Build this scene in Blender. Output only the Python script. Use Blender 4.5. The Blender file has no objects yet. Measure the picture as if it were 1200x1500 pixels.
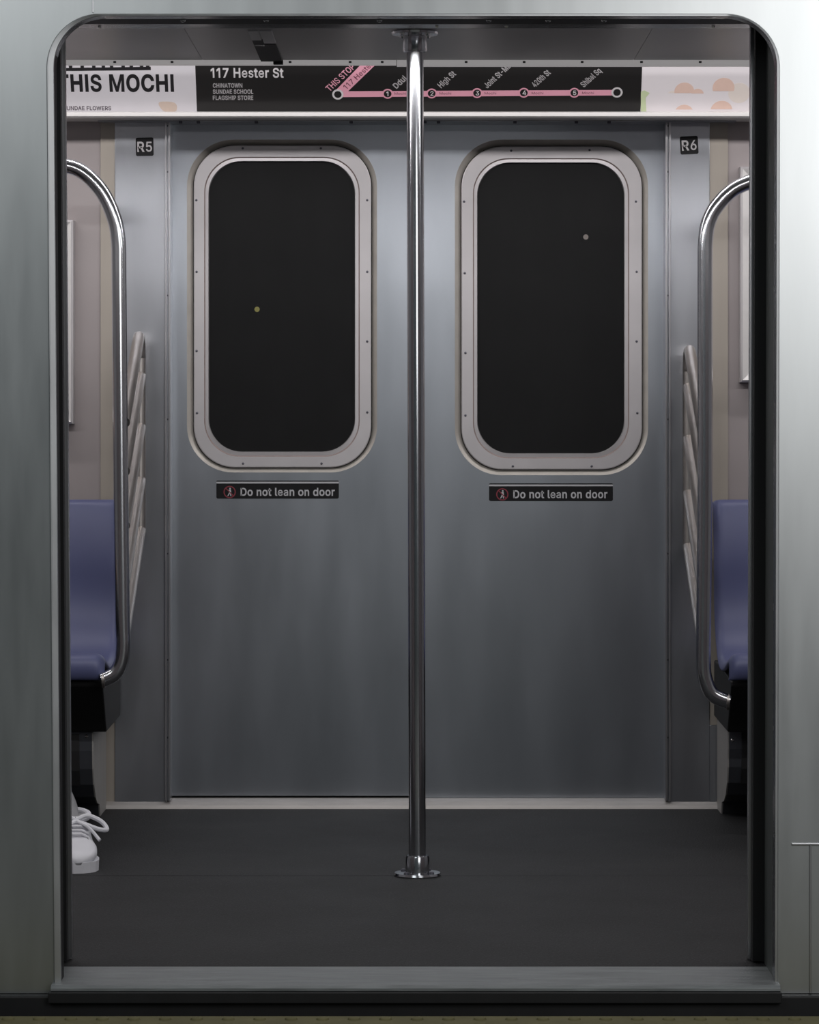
import bpy, bmesh, math, random
from mathutils import Matrix, Vector
random.seed(7)
PI = math.pi
S = bpy.context.scene
COL = S.collection

# ------------------------------------------------------------------ camera
F_PX, CAM_D, CAM_H, CX, CY = 4660.0, 6.2, 1.083, 611.0, 623.0
cam = bpy.data.cameras.new('camera')
cam.sensor_fit = 'AUTO'; cam.sensor_width = 36.0
cam.lens = 36.0 * F_PX / 1500.0
cam.shift_x = (600 - CX) / 1500.0
cam.shift_y = -(750 - CY) / 1500.0
cam.clip_end = 60
cam_o = bpy.data.objects.new('camera', cam); COL.objects.link(cam_o)
cam_o.location = (0, -CAM_D, CAM_H); cam_o.rotation_euler = (PI / 2, 0, 0)
S.camera = cam_o

# ------------------------------------------------------------------ world, lights, exposure
w = bpy.data.worlds.new('world'); S.world = w; w.use_nodes = True
w.node_tree.nodes['Background'].inputs[0].default_value = (0.80, 0.95, 1.0, 1)
w.node_tree.nodes['Background'].inputs[1].default_value = 0.055
S.view_settings.view_transform = 'Standard'; S.view_settings.look = 'None'
S.view_settings.gamma = 1.0; S.view_settings.exposure = 0.0
S.view_settings.use_curve_mapping = False

def area(name, loc, aim, sx, sy, power, color):
    l = bpy.data.lights.new(name, 'AREA'); l.shape = 'RECTANGLE'; l.size = sx; l.size_y = sy
    l.energy = power; l.color = color
    o = bpy.data.objects.new(name, l); COL.objects.link(o); o.location = loc
    o.rotation_euler = (Vector(aim) - Vector(loc)).to_track_quat('-Z', 'Y').to_euler()
    return o
area('cove_light_far', (0, 2.30, 2.15), (0, 2.52, 1.2), 5.4, 0.07, 24, (1.0, 0.97, 0.97))
area('cove_light_near', (0, 0.56, 2.08), (0, 1.9, 0.9), 5.4, 0.06, 32, (1.0, 0.98, 0.98))
area('platform_light', (2.25, -4.2, 2.60), (2.1, 0, 2.2), 2.6, 2.6, 74, (1.0, 0.99, 0.985))
area('platform_light_beyond', (-2.2, -3.4, 3.05), (-0.8, 0, 0.9), 3.0, 1.4, 31, (0.96, 0.99, 1.0))

# ------------------------------------------------------------------ helpers
def PX(px, d): return (px - CX) * d / F_PX
def PZ(py, d): return CAM_H - (py - CY) * d / F_PX
def Y(d): return d - CAM_D
def P(px, py, d): return Vector((PX(px, d), Y(d), PZ(py, d)))

def material(name, base, metallic=0.0, rough=0.5, noise=0.0, scale=(8, 8, 8), rough_noise=0.0, bump=0.0, bump_scale=None, spec=0.5,
             aniso=0.0, coat=0.0, detail=4.0, speck=None):
    m = bpy.data.materials.new(name); m.use_nodes = True
    nt = m.node_tree; b = nt.nodes['Principled BSDF']
    b.inputs['Base Color'].default_value = (*base, 1)
    b.inputs['Metallic'].default_value = metallic
    b.inputs['Roughness'].default_value = rough
    b.inputs['Specular IOR Level'].default_value = spec
    b.inputs['Anisotropic'].default_value = aniso
    b.inputs['Coat Weight'].default_value = coat
    tc = nt.nodes.new('ShaderNodeTexCoord'); mp = nt.nodes.new('ShaderNodeMapping')
    mp.inputs['Scale'].default_value = scale
    nt.links.new(tc.outputs['Object'], mp.inputs['Vector'])
    n = nt.nodes.new('ShaderNodeTexNoise'); n.inputs['Scale'].default_value = 1.0; n.inputs['Detail'].default_value = detail
    nt.links.new(mp.outputs[0], n.inputs['Vector'])
    if noise:
        mx = nt.nodes.new('ShaderNodeMix'); mx.data_type = 'RGBA'
        mx.inputs[6].default_value = (*[c * (1 - noise) for c in base], 1)
        mx.inputs[7].default_value = (*[min(1, c * (1 + noise)) for c in base], 1)
        nt.links.new(n.outputs[0], mx.inputs[0])
        out = mx.outputs[2]
        if speck:
            sn = nt.nodes.new('ShaderNodeTexNoise'); sn.inputs['Scale'].default_value = speck[0]; sn.inputs['Detail'].default_value = 1
            nt.links.new(tc.outputs['Object'], sn.inputs['Vector'])
            rp = nt.nodes.new('ShaderNodeValToRGB'); rp.color_ramp.elements[0].position = speck[1]; rp.color_ramp.elements[1].position = speck[1] + 0.08
            nt.links.new(sn.outputs[0], rp.inputs[0])
            m2 = nt.nodes.new('ShaderNodeMix'); m2.data_type = 'RGBA'
            nt.links.new(rp.outputs[0], m2.inputs[0]); nt.links.new(out, m2.inputs[6]); m2.inputs[7].default_value = (*speck[2], 1)
            out = m2.outputs[2]
        nt.links.new(out, b.inputs['Base Color'])
    if rough_noise:
        mr = nt.nodes.new('ShaderNodeMapRange')
        mr.inputs['To Min'].default_value = max(0, rough - rough_noise); mr.inputs['To Max'].default_value = rough + rough_noise
        nt.links.new(n.outputs[0], mr.inputs['Value']); nt.links.new(mr.outputs[0], b.inputs['Roughness'])
    if bump:
        nb = nt.nodes.new('ShaderNodeTexNoise'); nb.inputs['Scale'].default_value = 1.0; nb.inputs['Detail'].default_value = 3
        mp2 = nt.nodes.new('ShaderNodeMapping'); mp2.inputs['Scale'].default_value = bump_scale or scale
        nt.links.new(tc.outputs['Object'], mp2.inputs['Vector']); nt.links.new(mp2.outputs[0], nb.inputs['Vector'])
        bp = nt.nodes.new('ShaderNodeBump'); bp.inputs['Strength'].default_value = bump; bp.inputs['Distance'].default_value = 0.01
        nt.links.new(nb.outputs[0], bp.inputs['Height']); nt.links.new(bp.outputs[0], b.inputs['Normal'])
    return m

M = {}
M['door_steel'] = material('door_steel', (0.46, 0.49, 0.535), 1, 0.32, 0.10, (9, 9, 2.2), 0.05, 0.10, (3, 3, 1.2))
M['panel_steel'] = material('panel_steel', (0.47, 0.485, 0.52), 1, 0.31, 0.10, (14, 14, 3), 0.05, 0.08, (4, 4, 1.5))
M['skin_steel'] = material('skin_steel', (0.555, 0.575, 0.58), 1, 0.35, 0.10, (22, 22, 3), 0.05, 0.12, (2.5, 2.5, 1.0))
M['polished'] = material('polished_steel', (0.54, 0.55, 0.58), 1, 0.16, 0.06, (30, 30, 8), 0.03)
M['rail_steel'] = material('handrail_steel', (0.60, 0.61, 0.64), 1, 0.20, 0.04, (30, 30, 8), 0.02)
M['trim_steel'] = material('trim_steel', (0.56, 0.56, 0.58), 1, 0.30, 0.06, (20, 20, 4), 0.03)
M['moulding'] = material('entrance_moulding', (0.58, 0.59, 0.60), 1, 0.40, 0.12, (30, 30, 6), 0.08)
M['bar_steel'] = material('bar_steel', (0.45, 0.42, 0.40), 1, 0.36, 0.08, (20, 20, 20), 0.05)
M['frame_alloy'] = material('frame_alloy', (0.50, 0.48, 0.49), 0.55, 0.45, 0.06, (15, 15, 15), 0.05)
M['lip_alloy'] = material('lip_alloy', (0.72, 0.70, 0.69), 0.25, 0.45, 0.06, (10, 10, 40), 0.05)
M['sill_alloy'] = material('sill_alloy', (0.25, 0.265, 0.27), 0.5, 0.5, 0.45, (7, 40, 40), 0.1, 0.2, (10, 60, 60))
M['far_sill'] = material('far_sill_alloy', (0.42, 0.40, 0.385), 0.3, 0.5, 0.2, (10, 30, 30), 0.08)
M['chamfer'] = material('chamfer_alloy', (0.50, 0.47, 0.43), 0.5, 0.45, 0.15, (20, 20, 20), 0.05)
M['gasket'] = material('window_gasket', (0.22, 0.17, 0.16), 0, 0.6, 0.25, (40, 40, 40))
M['rubber'] = material('black_rubber', (0.013, 0.013, 0.014), 0, 0.55, 0.2, (20, 20, 4), 0.05, spec=0.35)
M['black'] = material('matt_black', (0.009, 0.009, 0.010), 0, 0.6, 0.2, (20, 20, 20))
M['dark_gap'] = material('dark_gap', (0.006, 0.006, 0.006), 0, 0.9, 0.1)
M['jamb'] = material('door_jamb_metal', (0.16, 0.175, 0.17), 0.8, 0.5, 0.15, (20, 20, 3), 0.06)
M['header'] = material('header_metal', (0.33, 0.34, 0.36), 1, 0.25, 0.2, (3, 30, 30), 0.08)
M['ceiling'] = material('ceiling_laminate', (0.42, 0.41, 0.415), 0.4, 0.32, 0.08, (3, 3, 3), 0.04)
M['floor'] = material('floor_rubber', (0.0085, 0.0085, 0.0092), 0, 0.62, 0.35, (3, 3, 3), 0.08, 0.25, (180, 180, 180), spec=0.3, speck=(230, 0.63, (0.05, 0.05, 0.053)))
M['beige'] = material('beige_strip', (0.35, 0.315, 0.275), 0, 0.4, 0.08, (30, 30, 3))
M['mauve'] = material('mauve_wall_laminate', (0.33, 0.295, 0.295), 0, 0.35, 0.06, (6, 6, 6))
M['grey_wall'] = material('grey_wall', (0.30, 0.30, 0.31), 0, 0.5, 0.05)
M['seat'] = material('blue_seat_plastic', (0.090, 0.100, 0.205), 0, 0.46, 0.10, (5, 5, 5), 0.05)
M['box_black'] = material('seat_box_black', (0.006, 0.006, 0.006), 0, 0.5, 0.2)
M['heater_front'] = material('heater_steel', (0.09, 0.095, 0.11), 0.7, 0.4, 0.2, (20, 20, 6))
M['heater_lit_side'] = material('heater_lit_side_grey', (0.30, 0.29, 0.28), 0.1, 0.5, 0.1, (20, 20, 6))  # paler than the front: the light on the side face is in the colour
M['white_print'] = material('white_print', (0.62, 0.60, 0.63), 0, 0.35, 0.03, (4, 4, 4))
M['pale_print'] = material('pale_print', (0.76, 0.72, 0.74), 0, 0.35, 0.03, (4, 4, 4))
M['black_print'] = material('black_print', (0.016, 0.015, 0.015), 0, 0.35, 0.1, (4, 4, 4))
M['ink'] = material('black_ink', (0.012, 0.011, 0.013), 0, 0.5, 0.05)
M['grey_ink'] = material('grey_ink', (0.10, 0.085, 0.10), 0, 0.5, 0.05)
M['pink'] = material('pink_ink', (0.72, 0.34, 0.43), 0, 0.4, 0.03)
M['dark_pink'] = material('dark_pink_ink', (0.17, 0.06, 0.08), 0, 0.4, 0.03)
M['letter_white'] = material('letter_white', (0.60, 0.58, 0.59), 0, 0.4, 0.04)
M['letter_grey'] = material('letter_grey', (0.40, 0.385, 0.395), 0, 0.4, 0.04)
M['peach'] = material('peach_ink', (0.74, 0.54, 0.46), 0, 0.4, 0.05, (60, 60, 60))
M['pale_peach'] = material('pale_peach_ink', (0.76, 0.69, 0.64), 0, 0.4, 0.05)
M['green'] = material('pale_green_ink', (0.56, 0.64, 0.40), 0, 0.4, 0.08, (40, 40, 40))
M['amber'] = material('amber_ink', (0.85, 0.52, 0.16), 0, 0.4, 0.05)
M['tan'] = material('tan_ink', (0.58, 0.47, 0.40), 0, 0.4, 0.1, (60, 60, 60))
M['sticker_black'] = material('sticker_black', (0.008, 0.008, 0.009), 0, 0.6, 0.1, spec=0.2)
M['sticker_white'] = material('sticker_white', (0.42, 0.42, 0.44), 0, 0.5, 0.04)
M['sticker_red'] = material('sticker_red', (0.19, 0.022, 0.035), 0, 0.5, 0.05)
M['screw'] = material('screw_dark', (0.10, 0.10, 0.12), 0.7, 0.4, 0.1)
M['chrome'] = material('chrome_screw', (0.75, 0.75, 0.75), 1, 0.15, 0.05)
M['tactile'] = material('yellow_tactile_paving', (0.16, 0.145, 0.065), 0, 0.8, 0.35, (14, 14, 14))
M['concrete'] = material('platform_concrete', (0.22, 0.215, 0.20), 0, 0.85, 0.25, (5, 5, 5))
M['tunnel'] = material('tunnel_concrete', (0.020, 0.020, 0.020), 0, 0.9, 0.3, (2, 2, 2))
M['poster'] = material('poster_paper', (0.42, 0.41, 0.42), 0, 0.4, 0.08, (3, 3, 3))
M['shoe_white'] = material('white_shoe_leather', (0.62, 0.62, 0.66), 0, 0.5, 0.08, (20, 20, 20))
M['shoe_grey'] = material('grey_shoe_fabric', (0.22, 0.22, 0.23), 0, 0.7, 0.15, (40, 40, 40))
M['skin'] = material('person_skin', (0.45, 0.28, 0.20), 0, 0.5, 0.06)
M['cloth_dark'] = material('dark_trouser_cloth', (0.022, 0.023, 0.027), 0, 0.85, 0.2, (30, 30, 30))
M['cloth_grey'] = material('grey_jacket_cloth', (0.07, 0.07, 0.08), 0, 0.85, 0.2, (30, 30, 30))
M['hair'] = material('dark_hair', (0.015, 0.012, 0.010), 0, 0.5, 0.2, (60, 60, 60))

def emit(name, color, strength):
    m = bpy.data.materials.new(name); m.use_nodes = True
    b = m.node_tree.nodes['Principled BSDF']
    b.inputs['Base Color'].default_value = (*color, 1)
    b.inputs['Emission Color'].default_value = (*color, 1); b.inputs['Emission Strength'].default_value = strength
    return m
M['lens'] = emit('light_cover_lens', (0.70, 0.68, 0.68), 0.28)
M['lamp_yellow'] = emit('yellow_tunnel_lamp', (0.75, 0.66, 0.22), 2.2)
M['lamp_pink'] = emit('pale_tunnel_lamp', (0.75, 0.62, 0.58), 2.2)

def glass_material():
    m = bpy.data.materials.new('dark_door_glass'); m.use_nodes = True
    nt = m.node_tree; nt.nodes.clear()
    o = nt.nodes.new('ShaderNodeOutputMaterial'); mx = nt.nodes.new('ShaderNodeMixShader')
    t = nt.nodes.new('ShaderNodeBsdfTransparent'); t.inputs[0].default_value = (0.55, 0.56, 0.56, 1)
    p = nt.nodes.new('ShaderNodeBsdfPrincipled'); p.inputs['Base Color'].default_value = (0.032, 0.032, 0.033, 1); p.inputs['Specular IOR Level'].default_value = 0.12
    p.inputs['Roughness'].default_value = 0.22
    n = nt.nodes.new('ShaderNodeTexNoise'); n.inputs['Scale'].default_value = 7
    mr = nt.nodes.new('ShaderNodeMapRange'); mr.inputs['To Min'].default_value = 0.38; mr.inputs['To Max'].default_value = 0.52
    nt.links.new(n.outputs[0], mr.inputs['Value']); nt.links.new(mr.outputs[0], mx.inputs[0])
    nt.links.new(t.outputs[0], mx.inputs[1]); nt.links.new(p.outputs[0], mx.inputs[2]); nt.links.new(mx.outputs[0], o.inputs[0])
    return m
M['glass'] = glass_material()

class MB:
    """collects shapes and links them as one mesh object"""
    def __init__(s): s.v = []; s.f = []; s.m = []; s.s = []; s.mats = []
    def mi(s, mat):
        if mat not in s.mats: s.mats.append(mat)
        return s.mats.index(mat)
    def add(s, verts, faces, mat, smooth=False, mx=None):
        k = len(s.v); i = s.mi(mat)
        for p in verts:
            p = Vector(p); s.v.append(mx @ p if mx is not None else p)
        for f in faces: s.f.append([k + a for a in f]); s.m.append(i); s.s.append(smooth)
        return s
    def addbm(s, bm, mat, smooth=False, mx=None):
        bm.verts.index_update()
        s.add([v.co.copy() for v in bm.verts], [[v.index for v in f.verts] for f in bm.faces], mat, smooth, mx); bm.free(); return s
    def box(s, x0, x1, y0, y1, z0, z1, mat, bev=0.0, mx=None):
        bm = bmesh.new(); bmesh.ops.create_cube(bm, size=1)
        for v in bm.verts:
            v.co = Vector(((x0 + x1) / 2 + v.co.x * (x1 - x0), (y0 + y1) / 2 + v.co.y * (y1 - y0), (z0 + z1) / 2 + v.co.z * (z1 - z0)))
        if bev: bmesh.ops.bevel(bm, geom=list(bm.edges), offset=bev, segments=2, affect='EDGES', profile=0.5)
        return s.addbm(bm, mat, False, mx)
    def prism(s, prof, x0, x1, mat, bev=0.0, smooth=False):      # profile in (y, z) swept along x
        bm = bmesh.new()
        a = [bm.verts.new((x0, y, z)) for y, z in prof]; b = [bm.verts.new((x1, y, z)) for y, z in prof]
        n = len(prof)
        bm.faces.new(a); bm.faces.new(b[::-1])
        for i in range(n): bm.faces.new((a[i], b[i], b[(i + 1) % n], a[(i + 1) % n]))
        bmesh.ops.recalc_face_normals(bm, faces=list(bm.faces))
        if bev: bmesh.ops.bevel(bm, geom=list(bm.edges), offset=bev, segments=2, affect='EDGES', profile=0.5)
        return s.addbm(bm, mat, smooth)
    def lathe(s, prof, mat, mx=None, n=28):                      # profile (r, z)
        vs = []; fs = []
        for r, z in prof:
            for k in range(n): vs.append((r * math.cos(2 * PI * k / n), r * math.sin(2 * PI * k / n), z))
        for j in range(len(prof) - 1):
            for k in range(n):
                a, b = j * n + k, j * n + (k + 1) % n
                fs.append((a, b, b + n, a + n))
        fs.append(tuple(range(n))[::-1]); fs.append(tuple(range((len(prof) - 1) * n, len(prof) * n)))
        return s.add(vs, fs, mat, True, mx)
    def tube(s, pts, r, mat, n=18, caps=True):
        pts = [Vector(p) for p in pts]; vs = []; fs = []
        t0 = (pts[1] - pts[0]).normalized()
        ref = Vector((0, 0, 1)) if abs(t0.z) < 0.9 else Vector((0, 1, 0))
        u = t0.cross(ref).normalized()
        for i, p in enumerate(pts):
            t = ((pts[min(i + 1, len(pts) - 1)] - p).normalized() + (p - pts[max(i - 1, 0)]).normalized()).normalized()
            u = (u - t * u.dot(t)).normalized(); v = t.cross(u)
            rr = r[i] if isinstance(r, (list, tuple)) else r
            for k in range(n): vs.append(p + (u * math.cos(2 * PI * k / n) + v * math.sin(2 * PI * k / n)) * rr)
        for i in range(len(pts) - 1):
            for k in range(n):
                a, b = i * n + k, i * n + (k + 1) % n
                fs.append((a, b, b + n, a + n))
        if caps: fs.append(tuple(range(n))[::-1]); fs.append(tuple(range((len(pts) - 1) * n, len(pts) * n)))
        return s.add(vs, fs, mat, True)
    def fill(s, loops, thick, mat, mx, offset=0.0, bev=0.0):     # flat outline(s) with holes, given a thickness
        vs, fs = fill2d(loops, thick, offset, bev)
        return s.add(vs, fs, mat, False, mx)
    def text(s, loops, mat, mx):                                 # lettering: each outline with its own holes
        ar = lambda q: sum(q[i - 1][0] * q[i][1] - q[i][0] * q[i - 1][1] for i in range(len(q))) / 2
        outs = [q for q in loops if ar(q) < 0]; holes = [q for q in loops if ar(q) >= 0]
        def inside(p, q):
            c = False
            for i in range(len(q)):
                (x1, y1), (x2, y2) = q[i - 1], q[i]
                if (y1 > p[1]) != (y2 > p[1]) and p[0] < (x2 - x1) * (p[1] - y1) / (y2 - y1) + x1: c = not c
            return c
        for q in outs: s.fill([q] + [h for h in holes if inside(h[0], q)], 0.0003, mat, mx)
        return s
    def build(s, name, parent=None, sharp=35):
        me = bpy.data.meshes.new(name); me.from_pydata([tuple(v) for v in s.v], [], s.f)
        for m in s.mats: me.materials.append(m)
        for p, i, sm in zip(me.polygons, s.m, s.s): p.material_index = i; p.use_smooth = sm
        bm = bmesh.new(); bm.from_mesh(me); bmesh.ops.recalc_face_normals(bm, faces=list(bm.faces)); bm.to_mesh(me); bm.free()
        if any(s.s): me.set_sharp_from_angle(angle=math.radians(sharp))
        o = bpy.data.objects.new(name, me); COL.objects.link(o)
        if parent: o.parent = parent
        return o

def fill2d(loops, thick, offset=0.0, bev=0.0):
    cu = bpy.data.curves.new('outline', 'CURVE'); cu.dimensions = '2D'; cu.fill_mode = 'BOTH'
    cu.extrude = thick / 2; cu.offset = offset; cu.bevel_depth = bev; cu.bevel_resolution = 1
    for lp in loops:
        sp = cu.splines.new('POLY'); sp.points.add(len(lp) - 1)
        for q, (x, y) in zip(sp.points, lp): q.co = (x, y, 0, 1)
        sp.use_cyclic_u = True
    o = bpy.data.objects.new('outline', cu); COL.objects.link(o)
    bpy.context.view_layer.update()
    me = o.evaluated_get(bpy.context.evaluated_depsgraph_get()).to_mesh()
    vs = [(v.co.x, v.co.y, v.co.z + thick / 2) for v in me.vertices]; fs = [list(p.vertices) for p in me.polygons]
    bpy.data.objects.remove(o); bpy.data.curves.remove(cu)
    return vs, fs

def XZ(y):      # outline (x, z) standing at depth y, its thickness growing towards the platform
    return Matrix(((1, 0, 0, 0), (0, 0, -1, y), (0, 1, 0, 0), (0, 0, 0, 1)))

def rrect(x0, x1, z0, z1, r, n=10, rb=None):
    rb = r if rb is None else rb
    pts = []
    for cx, cz, rr, a0 in ((x1 - r, z1 - r, r, 0), (x0 + r, z1 - r, r, 90), (x0 + rb, z0 + rb, rb, 180), (x1 - rb, z0 + rb, rb, 270)):
        if rr <= 0: pts.append((cx, cz)); continue
        for k in range(n + 1):
            a = math.radians(a0 + 90 * k / n); pts.append((cx + rr * math.cos(a), cz + rr * math.sin(a)))
    return pts

def tag(o, label=None, cat=None, group=None, kind=None):
    if label: o['label'] = label
    if cat: o['category'] = cat
    if group: o['group'] = group
    if kind: o['kind'] = kind
    return o
def struct(o): o['kind'] = 'structure'; return o
def empty(name, loc, label=None, cat=None, group=None, kind=None):
    o = bpy.data.objects.new(name, None); COL.objects.link(o); o.location = loc; o.empty_display_size = 0.1
    return tag(o, label, cat, group, kind)
def part(mb, name, root, sharp=35):     # shapes are given in world coordinates
    off = Vector(root.location); p = root.parent
    while p: off += Vector(p.location); p = p.parent
    mb.v = [v - off for v in mb.v]
    return mb.build(name, root, sharp)

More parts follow.
